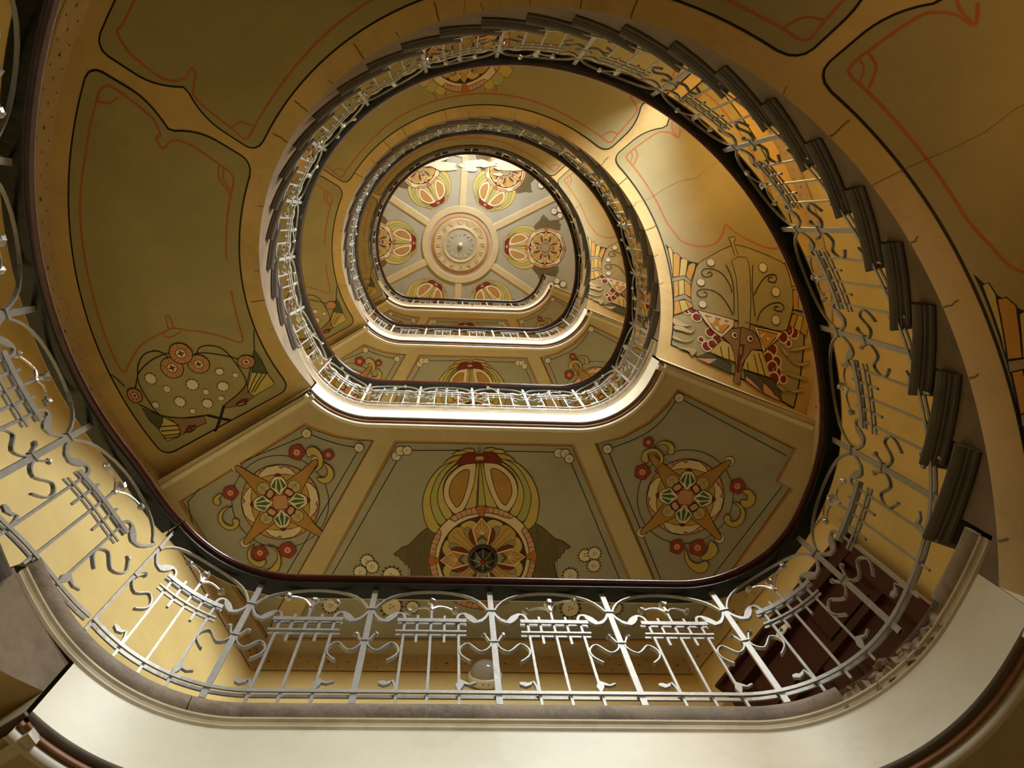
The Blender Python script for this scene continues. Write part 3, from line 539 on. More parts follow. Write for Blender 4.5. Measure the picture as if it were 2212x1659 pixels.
def red_flower(S, c, r):
    pts = []
    for i in range(24):
        t = 2 * PI * i / 24; q = r * (0.93 + 0.07 * math.cos(5 * t)); pts.append((c[0] + q * math.cos(t), c[1] + q * math.sin(t)))
    S.poly('red', pts, 0, 'maroon')
    for i in range(5): S.line('maroon', [(c[0] + r * 0.4 * math.cos(i * 1.257), c[1] + r * 0.4 * math.sin(i * 1.257)), (c[0] + r * 0.9 * math.cos(i * 1.257), c[1] + r * 0.9 * math.sin(i * 1.257))], 0.002)
    S.disc('pink', c, r * 0.42, 10, 'maroon', 0.002); S.disc('rust', c, r * 0.15, 8, None)
def petal(P, c, ang, r0, r1, hw, col, sm=1, ol='dark'):
    e = (math.cos(ang), math.sin(ang)); n = (-e[1], e[0])
    f = lambda r, w: (c[0] + e[0] * r + n[0] * w, c[1] + e[1] * r + n[1] * w)
    d = r1 - r0
    P.poly(col, [f(r0, 0), f(r0 + d * 0.45, -hw * 0.6), f(r0 + d * 0.8, -hw), f(r0 + d * 0.97, -hw * 0.6), f(r1, 0), f(r0 + d * 0.97, hw * 0.6), f(r0 + d * 0.8, hw), f(r0 + d * 0.45, hw * 0.6)], sm, ol, 0.0028)
def ring_motif(P, c=(0, 0), k=1.0, lamp=True):
    """round flower wheel; k = 1 gives 0.34 m radius"""
    R = 0.34 * k; cx, cy = c
    at = lambda r, a: (cx + r * k * math.cos(math.radians(a)), cy + r * k * math.sin(math.radians(a)))
    P.disc('pink', c, R, 48, 'dark', 0.005)
    for q in range(4):
        for a in (11, 17, 23, 29, 35, 58, 64, 70, 76, 82):
            P.line('dark', [at(0.300, q * 90 + a), at(0.339, q * 90 + a)], 0.003)
    for q in range(4):
        o = [at(0.298 + 0.004 * (a > 12), q * 90 + a) for a in (4, 12, 20, 28, 34)] + [at(0.339, q * 90 + 37)] + [at(0.339, q * 90 + a) for a in (42, 47, 52)] + [at(0.312, q * 90 + 55)] + [at(0.302, q * 90 + a) for a in (62, 70, 78, 86)]
        i = [at(0.280 - 0.012 * math.sin(math.radians(2 * a)), q * 90 + a) for a in (86, 75, 60, 45, 30, 15, 4)]
        P.poly('cream', o + i, 0)
        petal(P, c, math.radians(q * 90), 0.272 * k, 0.345 * k, 0.036 * k, 'rust')
    P.disc('dark', c, 0.276 * k, 44)
    for q in range(4):
        for a, col, r1, hw in ((22, 'yellow', 0.266, 0.060), (68, 'yellow', 0.266, 0.060), (45, 'ochre', 0.270, 0.066)):
            petal(P, c, math.radians(q * 90 + a), 0.04 * k, r1 * k, hw * k, col)
        for a in (26, 64): petal(P, c, math.radians(q * 90 + a), 0.06 * k, 0.232 * k, 0.026 * k, 'grey')
        P.line('dark', [at(0.08, q * 90 + 38), at(0.25, q * 90 + 40)], 0.0025); P.line('dark', [at(0.08, q * 90 + 52), at(0.25, q * 90 + 50)], 0.0025)
    for q in range(4):
        a = math.radians(q * 90)
        e = (math.cos(a), math.sin(a)); n = (-e[1], e[0]); f = lambda r, w: (cx + (e[0] * r + n[0] * w) * k, cy + (e[1] * r + n[1] * w) * k)
        for s in (-1, 1): P.poly('maroon', [f(0.09, s * 0.03), f(0.20, s * 0.055), f(0.195, s * 0.074), f(0.165, s * 0.084), f(0.125, s * 0.074), f(0.095, s * 0.05)], 0)
        P.poly('orange', [f(0.085, -0.030), f(0.192, -0.058), f(0.268, 0), f(0.192, 0.058), f(0.085, 0.030)], 0, None)
        P.poly('dkgreen', [f(0.085, -0.030), f(0.122, -0.040), f(0.160, 0), f(0.122, 0.040), f(0.085, 0.030)], 0, None)
        P.poly('grey', [f(0.085, -0.024), f(0.112, -0.030), f(0.136, 0), f(0.112, 0.030), f(0.085, 0.024)], 0, None)
        for w in (-0.05, -0.025, 0.0, 0.025, 0.05): P.line('white', [f(0.160, 0), f(0.196 + 0.045 * (1 - abs(w) / 0.05), w * 0.9)], 0.0035)
        P.line('white', [f(0.085, -0.030), f(0.192, -0.058), f(0.268, 0), f(0.192, 0.058), f(0.085, 0.030)], 0.008 * k)
    if lamp: P.disc('dark', c, 0.095 * k, 24, None)
    else: P.disc('grey', c, 0.075 * k, 20); P.disc('rust', c, 0.025 * k, 4, 'cream')
def insect(P, lamp=True):
    for col, sm, mir, q in MO['insect']:
        pts = mm(q)
        P.poly(col, pts, sm, 'dark', 0.005)
        if mir: P.poly(col, [(-x, y) for x, y in pts][::-1], sm, 'dark', 0.005)
        if col == 'skirt':
            for s in (-1, 1):
                for i in range(9): P.line('dark', [(s * (0.345 + 0.016 * i), 0.19 - 0.012 * i), (s * (0.365 + 0.014 * i), -0.20)], 0.002, 1)
    P.poly('pink', [(-0.022, 0.665), (0.022, 0.665), (0.022, 0.643), (-0.022, 0.643)], 1, 'maroon', 0.003)
    for s in (-0.009, 0, 0.009): P.line('dark', [(s, 0.683), (s, 0.72 if s else 0.738)], 0.0025)
    ring_motif(P, (0, 0), 1.0, lamp)
def medallion(P, c, R, rot, mir):
    def at(r, a): a = math.radians(rot + a * mir); return (c[0] + r * R * math.sin(a), c[1] - r * R * math.cos(a))   # a = 0 points towards the well
    P.line('black', [at(1.24, a) for a in range(0, 360, 8)], 0.004, 0, True)
    for q in range(4):
        for s in (1.46,): P.disc('bone', at(s * 0.985, 45 + 90 * q), R * 0.13, 14, 'dark')
    P.poly('salmon', [at(1.0, a) for a in range(0, 360, 8)], 0)
    for a in range(0, 360, 9): P.line('dark', [at(0.86, a), at(1.0, a)], 0.0025)
    for q in range(4):
        b = 90 * q
        P.poly('cream', [at(0.84, b - 36), at(0.93, b - 28), at(0.99, b - 15), at(0.99, b + 2), at(0.90, b + 6), at(0.965, b + 12), at(0.93, b + 22), at(0.84, b + 36), at(0.76, b + 25), at(0.745, b), at(0.76, b - 25)], 0)
        P.poly('ochre', [at(0.80, b - 30), at(0.76, b - 15), at(0.745, b), at(0.76, b + 15), at(0.80, b + 30), at(0.5, b + 40), at(0.5, b - 40)], 0)
    for q in range(4):
        b = 45 + 90 * q
        P.poly('orange', [at(0.30, b - 45), at(0.55, b - 27), at(0.80, b - 13), at(1.05, b - 6.5), at(1.45, b - 2.6), at(1.48, b), at(1.45, b + 2.6), at(1.05, b + 6.5), at(0.80, b + 13), at(0.55, b + 27), at(0.30, b + 45)], 0)
    for q in range(4):
        b = 45 + 90 * q; o = at(0.56, b); P.disc('straw', o, R * 0.165, 16)
        P.line('dkgreen', [at(0.44, b), at(0.70, b)], 0.003); P.line('dkgreen', [at(0.53, b - 8), at(0.60, b - 4), at(0.60, b + 4), at(0.53, b + 8)], 0.002, 1)
    P.poly('salmon', [at(0.22 if i % 2 == 0 else 0.36, 22.5 * i) for i in range(16)], 0, 'dark')
    for q in range(4):
        b = 45 + 90 * q; P.poly('dark', [at(0.27, b - 28), at(0.45, b - 17), at(0.47, b), at(0.45, b + 17), at(0.27, b + 28), at(0.22, b)], 0, None)
        P.poly('pink', [at(0.28, b - 15), at(0.40, b - 12), at(0.42, b + 12), at(0.30, b + 15)], 1, None)
        P.line('maroon', [at(0.20, b - 30), at(0.27, b), at(0.20, b + 30)], 0.008)
    for q in range(4):
        b = 90 * q; f = lambda r, w: at(math.hypot(r, w), b + math.degrees(math.atan2(w, r)))
        P.poly('bone', [f(0.18, 0), f(0.42, 0.23), f(0.60, 0.17), f(0.71, 0.07), f(0.71, -0.07), f(0.60, -0.17), f(0.42, -0.23)], 0)
        P.poly('emerald', [f(0.24, 0), f(0.38, 0.055), f(0.62, 0.02), f(0.62, -0.02), f(0.38, -0.055)], 0, None)
        for s in (-1, 1): P.poly('emerald', [f(0.36, s * 0.10), f(0.43, s * 0.195), f(0.61, s * 0.075), f(0.61, s * 0.05)], 0, None)
        P.poly('maroon', [f(0.69, 0.075), f(0.755, 0.045), f(0.77, 0), f(0.755, -0.045), f(0.69, -0.075)], 0)

floors = {}
for j in (1, 2, 3, 4): floors[j] = landing_floor(j)
for j in (1, 2, 3, 4): landing_ceiling(j) if j > 1 else None
mb = MB(); pf = wpath(1, A_R, A_L); f, t = tess([[(x - nx * 0.06, y - ny * 0.06) for x, y, nx, ny in pf] + [P_L, P_BL, P_BR, P_R2, P_R]])
mb.add([(x, y, zl(1) + ZC) for x, y in f], t); tag(mb.build('ceiling', M_LCEIL), 'plain plaster underside of the lowest landing', kind='structure')

# ------------------------------------------------------------------ winding flights
K = PI / 180 * 1.75
TREADS = {}
def tread_mesh(R):
    if R in TREADS: return TREADS[R]
    prof = [(0.0, -0.105), (0.006, -0.100), (0.006, -0.094), (0.0, -0.088), (0.004, -0.078), (0.011, -0.074), (0.011, -0.066), (0.004, -0.062), (0.014, -0.056), (0.021, -0.044), (0.024, -0.028), (0.021, -0.014), (0.015, -0.004), (0.006, 0)]
    rows = []
    for o, z in prof:
        row = []
        fr = lambda r: math.radians(-2.3) - math.asin((o + 0.02) / r)
        r0 = R - o - 0.006; bk = math.radians(DA + 0.1)
        for i in range(7):
            a = fr(r0) + (bk - fr(r0)) * i / 6; row.append((r0 * math.cos(a), -r0 * math.sin(a), z))
        for i in range(4):
            a = bk + (fr(RO) - bk) * i / 3; row.append((RO * math.cos(a), -RO * math.sin(a), z))
        rows.append(row)
    mb = MB(); mb.sheet(rows, True); n = len(rows[0])
    mb.add(rows[0], [tuple(range(n))]); mb.add(rows[-1], [tuple(range(n - 1, -1, -1))])
    me = mb.mesh('tread'); me.materials.append(M_TREAD)
    mb = MB(); mb.add([(R, 0, -RISE), (RO, 0, -RISE), (RO, 0, -0.1), (R, 0, -0.1)], [(0, 1, 2, 3)]); rm = mb.mesh('riser'); rm.materials.append(M_TREAD)
    TREADS[R] = (me, rm); return TREADS[R]
FLN = ['dark stone winding stairs coming up to the lowest landing from below', 'dark stone winding stairs from the lowest landing to the second landing',
       'dark stone winding stairs from the second landing to the third landing', 'dark stone winding stairs from the third landing to the top landing']
def end_off(r, side):
    c = 0.0; rr = 0.07
    for e in (1.308, 2.20):
        d = abs(r - e)
        if d < rr: c = max(c, (rr - math.sqrt(max(0, rr * rr - (rr - d) ** 2))) / r * 180 / PI)
    return c
def cusp(r): return 2.7 * max(0, 1 - abs(r - 1.742) / 0.24) ** 2
PANELS = [(lambda r: -15.0 - (r - 1.308) * 4.6, lambda r: 42.4 - end_off(r, 1) - cusp(r)), (lambda r: 44.9 + end_off(r, 0) + cusp(r), lambda r: 148.8 - end_off(r, 1) - cusp(r)), (lambda r: 151.0 + end_off(r, 0) + cusp(r), lambda r: 210.4 - end_off(r, 1))]
def flight(j):
    R = RF[j]; t0 = tag(empty('stair_flight', (*pol(A0, R), zl(j))), FLN[j], 'stairs')
    bx = Vector(t0.location); inv = Matrix.Translation(-bx)
    def child(o): o.matrix_parent_inverse = inv; return o
    rows = []
    for a in [A_R + (A_L - A_R) * i / 232 for i in range(233)]:
        rows.append([(*pol(a, R + (RO - R) * k / 10), sofz(j, a)) for k in range(11)])
    mb = MB(); mb.sheet(rows); so = child(mb.build('soffit', M_SOFFIT, t0, True)); so['label'] = 'cream painted plaster underside of the stairs'
    mb = MB()
    for i in range(0, 28):
        a0 = A_R if i == 0 else A0 + DA * (i - 1); a1 = A_L if i == 27 else A0 + DA * i
        if a1 > A_L: a1 = A_L
        n = 4; top = zl(j) + min(i, 27) * RISE - 0.10
        mb.sheet([[(*pol(a, R), sofz(j, a)), (*pol(a, R), max(top, sofz(j, a)))] for a in [a0 + (a1 - a0) * k / n for k in range(n + 1)]])
    child(mb.build('string', M_STRING, t0))
    tm, rm = tread_mesh(R)
    for i in range(1, 27):
        a = A0 + DA * (i - 1)
        for nm, me in (('tread', tm), ('riser', rm)):
            o = bpy.data.objects.new(nm, me); COL.objects.link(o); o.parent = t0; o.matrix_parent_inverse = inv
            o.location = (CX, CY, zl(j) + i * RISE); o.rotation_euler = (0, 0, -math.radians(a))
    if j == 0: return
    fm = lambda x, y, l: (*pol(x / K, y), sofz(j, x / K) - 0.0022 - 0.00004 * l)
    PT = lambda q: [(a / 10.0 * K, r / 1000.0) for a, r in q]
    for pi, (lo, hi) in enumerate(PANELS):
        rs = [1.308, 1.316, 1.33, 1.35, 1.378] + [1.378 + (2.13 - 1.378) * k / 22 for k in range(1, 23)] + [2.158, 2.178, 2.192, 2.2]
        n = int(hi(1.5) - lo(1.5)); rows = [[fm((lo(r) + (hi(r) - lo(r)) * k / n) * K, r, 0) for k in range(n + 1)] for r in rs]
        mb = MB(); mb.sheet(rows); o = mb.build("panel", M_OLIVE, so, True); o['label'] = 'olive grey painted panel with black outline'
        P = Paint(fm, 0.09); P.l = 2
        out = [(lo(r) * K, r) for r in rs] + [((lo(2.2) + (hi(2.2) - lo(2.2)) * k / 40) * K, 2.2) for k in range(41)] + [(hi(r) * K, r) for r in rs[::-1]] + [((hi(1.308) + (lo(1.308) - hi(1.308)) * k / 40) * K, 1.308) for k in range(41)]
        cl = [out[0]]
        for q in out[1:]:
            if math.dist(q, cl[-1]) > 0.004: cl.append(q)
        P.line('black', cl, 0.009, 0, True)
        if pi == 0:
            P.line('redline', PT([[377, 1812], [362, 1758], [379, 1742], [392, 1711], [401, 1655], [405, 1477], [404, 1410], [396, 1386], [370, 1384], [307, 1382], [239, 1381], [190, 1381], [154, 1405], [127, 1437], [108, 1538], [108, 1647], [127, 1720], [145, 1760], [127, 1800], [105, 1880], [85, 2000], [87, 2090], [130, 2125], [190, 2130], [300, 2128], [395, 2115], [405, 2050], [402, 1830], [385, 1765], [362, 1758]]), 0.012, 1)
            P.line('redline', PT([[403, 1474], [385, 1457], [370, 1391]]), 0.010, 1); P.line('redline', PT([[405, 1440], [393, 1430], [382, 1386]]), 0.008, 1)
        if pi == 1:
            Lh = [[1410, 2125], [1442, 2122], [1456, 2130], [1468, 2042], [1470, 1979], [1472, 1891], [1466, 1813], [1449, 1761], [1433, 1759], [1434, 1730], [1454, 1709], [1468, 1672], [1474, 1471], [1475, 1385], [1439, 1376], [1391, 1372], [1311, 1375], [1253, 1381], [1183, 1388], [1090, 1392], [969, 1392]]
            P.line('redline', PT(Lh), 0.012, 1); P.line('redline', PT([[1938 - a, r] for a, r in Lh]), 0.012, 1)
            P.line('redline', PT([[1410, 2125], [1300, 2120], [1150, 2118], [969, 2120], [790, 2118], [640, 2120], [528, 2125]]), 0.012)
            for s in (1, -1):
                q = [[1474, 1471], [1454, 1443], [1443, 1370]]; P.line('redline', PT(q if s == 1 else [[1938 - a, r] for a, r in q]), 0.010, 1)
                q = [[1018, 1400], [1016, 1440], [1000, 1455], [984, 1440], [978, 1395]]; P.line('redline', PT([[a + 20, r] for a, r in q] if s == 1 else [[1938 - a - 80, r] for a, r in q]), 0.009, 1)
                P.line('redline', PT([[941 + s * 90, 1405], [941 + s * 105, 1470], [941 + s * 130, 1600], [941 + s * 120, 1700]]), 0.010, 1)
            c = (94.1 * K, 1.765)
            for s in (1, -1):
                for q, (a, L_, col) in enumerate(((-128, 0.42, 'yellow'), (-140, 0.45, 'green'), (-152, 0.46, 'yellow'), (-164, 0.46, 'green'))):
                    ang = math.radians(a); dx = s * math.cos(ang) * -1; petal(P, c, math.atan2(math.sin(ang), dx), 0.20, L_, 0.05, col)
            ring_motif(P, c, 1.03, False)
        if pi == 2:
            P.line('redline', PT(MO['P3red'][0]), 0.012, 1)
            for q in MO['P3red'][1:]: P.line('redline', PT(q), 0.010, 1)
        P.build("painted_lines", so)
        if pi == 2:
            P = Paint(fm, 0.09); P.l = 60
            for col, sm, q in MO['fish']:
                if col == 'line': P.line('black', PT(q), 0.006, sm)
                elif col == 'thick': P.line('black', PT(q), 0.016, sm)
                else: P.poly(col, PT(q), sm, 'black', 0.005)
            for a, r, s in MO['fishspots']: P.daisy((a / 10 * K, r / 1000), s / 5.1833 / 385, 10, False, 0.26)
            for a, r, s in MO['fishfl']:
                c = (a / 10 * K, r / 1000); rr = s / 5.1833 / 385 * 1.05
                P.disc('salmon', c, rr, 26, 'black', 0.005)
                for k in range(18): P.line('rust', [(c[0] + rr * 0.55 * math.cos(k * 0.349), c[1] + rr * 0.55 * math.sin(k * 0.349)), (c[0] + rr * 0.95 * math.cos(k * 0.349), c[1] + rr * 0.95 * math.sin(k * 0.349))], 0.004 if k % 3 else 0.009)
                P.disc('cream', c, rr * 0.46, 16, 'black', 0.004); P.poly('maroon', [(c[0] + rr * (0.38 if k % 2 == 0 else 0.15) * math.cos(k * PI / 4), c[1] + rr * (0.38 if k % 2 == 0 else 0.15) * math.sin(k * PI / 4)) for k in range(8)], 0, None)
            P.build("painted_fish", so)
        if pi == 0:
            P = Paint(fm, 0.09); P.l = 60
            for q in MO['corners']: P.poly('black', PT(q), 0, None)
            for a, r, q in MO['scales']: P.disc('maroon', (a / 10 * K, r / 1000), q / 4.1486 / 345, 14, 'cream', 0.009)
            for col, sm, q in MO['snake']:
                if col == 'maroon' and r_big(q): continue
                if col == 'line': P.line('black', PT(q), 0.0055, sm)
                elif col == 'ochre': P.poly('straw', PT(q), 1, 'brown', 0.003)
                else: P.poly('amber' if col == 'orange' else col, PT(q), sm, 'black', 0.005)
            for a, r, s in MO['snakespots']: P.daisy((a / 10 * K, r / 1000), s / 4.1486 / 345, 12, False, 0.26)
            for a, r in MO['snakeeyes']:
                c = (a / 10 * K, r / 1000); P.disc('bone', c, 0.022, 12, 'dark'); P.disc('dark', (c[0], c[1] + 0.004), 0.012, 10, None)
            P.build("painted_beast", so)
    # cracks running in from the step ends
    P = Paint(fm, 0.09); P.l = 3; rnd = random.Random(j)
    for i in range(27):
        if rnd.random() < 0.75:
            a = A0 + DA * i; L_ = rnd.choice((0.03, 0.05, 0.08)); x = a * K; q = [(x, R + 0.001)]
            for k in range(4): q.append((x + rnd.uniform(-0.003, 0.005) + 0.004 * k, R + L_ * (k + 1) / 4))
            P.line('stain', q, 0.0035 if L_ < 0.08 else 0.006, 1)
    for a in (96, 27): P.line('stain', [((a + rnd.uniform(-0.6, 0.6)) * K, R + k * (RO - R) / 9) for k in range(10)], 0.002)
    P.build("plaster_cracks", so)
for j in (0, 1, 2, 3): flight(j)

# ------------------------------------------------------------------ top ceiling with ribs and rosette
mb = MB(); f_, t_ = tess([loop]); mb.add([(x, y, ZTOP) for x, y in f_], t_)
top = tag(mb.build('ceiling', M_GREY), 'grey top ceiling with ribs, painted insects and plaster rosette', kind='structure')
TC = (0.11, 0.395)
for k in range(6):
    a = math.radians(90 + 60 * k - 1.5); e = Vector((math.cos(a), -math.sin(a))); n = Vector((-e.y, e.x)); mb = MB()
    L_ = 2.6 if 0 < k < 6 and k == 3 else 2.15
    prof = [(-0.075, 0), (-0.062, -0.02), (-0.05, -0.03), (0.05, -0.03), (0.062, -0.02), (0.075, 0)]
    mb.sheet([[(*(Vector(TC) + e * r + n * w), ZTOP + z) for w, z in prof] for r in (0.66, L_)]); mb.build('rib', M_LCEIL, top)
lathe([(0.72, 0), (0.715, -0.03), (0.70, -0.042), (0.60, -0.042), (0.585, -0.02)], 64, (*TC, ZTOP)).build('ring_moulding', M_LCEIL, top)
lathe([(0.585, -0.012), (0.51, -0.012)], 64, (*TC, ZTOP)).build('painted_ring', pm('lilac'), top)
lathe([(0.53, -0.012), (0.527, -0.03), (0.512, -0.036), (0.50, -0.03)], 64, (*TC, ZTOP)).build('ring_bead', pm('border'), top)
ro = lathe([(0.50, -0.02), (0.495, -0.045), (0.47, -0.055), (0.45, -0.045), (0.36, -0.05), (0.33, -0.06), (0.318, -0.075), (0.30, -0.07), (0.285, -0.05)], 64, (*TC, ZTOP)).build('rosette', M_FILLET, top, True)
lathe([(0.287, -0.05), (0.12, -0.06), (0.05, -0.075), (0.0, -0.075)], 48, (*TC, ZTOP)).build('rosette_centre', M_GREY, ro, True)
rnd = random.Random(5); mb = MB()
for i in range(64):
    a = 2 * PI * i / 32 + (0.1 if i % 2 else 0); r = 0.405 if i < 32 else 0.21
    c = Vector((TC[0] + r * math.cos(a), TC[1] + r * math.sin(a), ZTOP - 0.05)); s = 0.022
    M = Matrix.Rotation(a + rnd.uniform(-0.6, 0.6), 3, 'Z'); mb.box(c, s * 1.5, s * 0.4, 0.012, M)
mb.build('rosette_leaves', M_FILLET, ro)
lathe([(0.045 * math.sin(t), -0.10 - 0.045 * math.cos(t)) for t in [PI * k / 8 for k in range(9)]], 16, (*TC, ZTOP)).build('rosette_ball', M_WHITET, ro, True)
for k in range(6):
    a = math.radians(60 * k + (0 if k else 0)); e = Vector((math.cos(a), -math.sin(a))); n = Vector((-e.y, e.x)); c0 = Vector(TC) + e * 1.585
    P = Paint(lambda x, y, l: (x, y, ZTOP - 0.0006 - 0.0001 * l)); P.T = lambda p, c0=c0, e=e, n=n: tuple(c0 - e * (p[1] * 1.1) + n * (p[0] * 1.1)); insect(P, False)
    for s in (-1, 1):
        for x, y, r in ((0.62, -0.12, 0.05), (0.55, -0.22, 0.045), (0.66, -0.22, 0.055), (0.6, -0.33, 0.05)): P.daisy((s * x, y), r)
    P.build('painted_insect', top)
P = Paint(lambda x, y, l: (x, y, ZTOP - 0.04 - 0.0001 * l)); rnd = random.Random(11)
for s in range(26):
    x = rnd.uniform(-0.85, 1.15); y = -1.10 + rnd.gauss(0, 0.07); r = rnd.uniform(0.05, 0.17)
    P.poly('bone', [(x + r * rnd.uniform(1.0, 1.9) * math.cos(t), y + r * rnd.uniform(0.3, 0.6) * math.sin(t)) for t in [k * 0.628 for k in range(10)]], 0, None)
P.build('bare_plaster', top)['label'] = 'pale band where the paint has flaked off'

# ------------------------------------------------------------------ railings
def zbase(a):
    pts = [(-34, 0.0), (-15, 0.10), (200, 3.92), (212, 4.0)]
    if a <= pts[0][0]: return 0.0
    for (a0, z0), (a1, z1) in zip(pts, pts[1:]):
        if a <= a1: return z0 + (z1 - z0) * (a - a0) / (a1 - a0)
    return 4.0
class Path:
    def __init__(s, j):
        s.p = []
        if j > 0:
            for x, y, nx, ny in trim(well_path(RF[j], RF[j - 1], -10, 190, 0.014), -15.3, 210.9)[::-1]:
                a = phi_of(x, y); zb = 0.0
                if x > CX: zb = zbase(a)
                s.p.append((x, y, nx, ny, zb, 'L', a))
        if j < 4:
            n = 330; a_s = 96 if j == 0 else A0
            for i in range(n + 1):
                a = a_s + (210.9 - a_s) * i / n; t = math.radians(a); x, y = pol(a, RF[j])
                if a > 202:   # lead into the fillet of the next landing
                    R = RF[j]; rf = 0.5; d = YF - CY; uc = math.sqrt((R - rf) ** 2 - (d - rf) ** 2); at = math.degrees(math.atan2(d - rf, uc))
                    if a > 180 + at:
                        th = math.radians(a - 180); A_ = math.cos(th); B_ = math.sin(th); q = uc * A_ + (d - rf) * B_; r = q + math.sqrt(max(0, q * q - (uc * uc + (d - rf) ** 2 - rf * rf))); x, y = CX - r * A_, CY + r * B_
                s.p.append((x, y, -math.cos(t), math.sin(t), zbase(a), 'F', a))
        zz = [q[4] for q in s.p]; n = len(zz)
        for _ in range(3): zz = [sum(zz[max(0, i - 6):i + 7]) / len(zz[max(0, i - 6):i + 7]) if 6 < i < n - 7 else zz[i] for i in range(n)]
        s.p = [(*q[:4], z, *q[5:]) for q, z in zip(s.p, zz)]
        s.s = [0.0]
        for a, b in zip(s.p, s.p[1:]): s.s.append(s.s[-1] + math.hypot(b[0] - a[0], b[1] - a[1]))
    def at(s, t):
        t = max(0, min(s.s[-1] - 1e-6, t)); lo, hi = 0, len(s.s) - 1
        while hi - lo > 1:
            m = (lo + hi) // 2
            if s.s[m] <= t: lo = m
            else: hi = m
        f = (t - s.s[lo]) / max(1e-9, s.s[hi] - s.s[lo]); a, b = s.p[lo], s.p[hi]
        return [a[k] + (b[k] - a[k]) * f for k in range(5)]
    def find(s, kind, test): return min((abs(test(q)), s.s[i]) for i, q in enumerate(s.p) if q[5] == kind)[1]
O_R = 0.010
def strip(mb, M, path, th, nh, n0=0.0):
    N = len(path); rows = []
    for i in range(N):
        a = path[max(0, i - 1)]; b = path[min(N - 1, i + 1)]; du, dz = b[0] - a[0], b[1] - a[1]; q = math.hypot(du, dz) or 1
        t = th[i] if isinstance(th, (list, tuple)) else th; nu, nz = -dz / q * t / 2, du / q * t / 2; u, z = path[i]
        rows.append([M(u + nu, n0 - nh, z + nz), M(u + nu, n0 + nh, z + nz), M(u - nu, n0 + nh, z - nz), M(u - nu, n0 - nh, z - nz)])
    mb.sheet(rows, True); mb.add(rows[0], [(0, 1, 2, 3)]); mb.add(rows[-1], [(3, 2, 1, 0)])
def bud(mb, c, r, seed):
    rnd = random.Random(seed); vs = []
    for a in range(7):
        for b in range(5):
            th, ph = 2 * PI * a / 7, PI * (b + 0.5) / 5; q = r * rnd.uniform(0.7, 1.2); vs.append((c[0] + q * math.sin(ph) * math.cos(th), c[1] + q * math.sin(ph) * math.sin(th), c[2] + q * 1.25 * math.cos(ph)))
    mb.add(vs, [(a * 5 + b, ((a + 1) % 7) * 5 + b, ((a + 1) % 7) * 5 + b + 1, a * 5 + b + 1) for a in range(7) for b in range(4)] + [tuple(a * 5 for a in range(7)), tuple(a * 5 + 4 for a in range(6, -1, -1))])
RLB = ['grey iron railing with maroon handrail on the stairs below the lowest landing', 'grey iron railing with maroon handrail on the lowest landing and its upper stairs',
       'grey iron railing with dark handrail on the second landing and its upper stairs', 'small far railing of the third landing and the stairs to the top', 'thin far railing along the edge of the top landing']
ARCH = [(0.0, 0.598), (0.0125, 0.610), (0.022, 0.640), (0.037, 0.674), (0.058, 0.703), (0.087, 0.727), (0.12, 0.744), (0.157, 0.753), (0.185, 0.755)]
ARCH = ARCH + [(0.37 - u, z) for u, z in ARCH[-2::-1]]
SWAN = [(0.004, 0.600), (0.010, 0.575), (0.0195, 0.546), (0.034, 0.522), (0.050, 0.513), (0.063, 0.535), (0.077, 0.566), (0.092, 0.573), (0.103, 0.555), (0.107, 0.526)]
SWT = [0.008, 0.008, 0.010, 0.016, 0.024, 0.024, 0.015, 0.010, 0.008, 0.008]
SCRL = [(0.026, 0.418), (0.020, 0.400), (0.013, 0.377), (0.009, 0.352), (0.020, 0.322), (0.040, 0.306), (0.058, 0.332), (0.074, 0.357), (0.090, 0.344), (0.100, 0.312), (0.093, 0.275), (0.070, 0.243)]
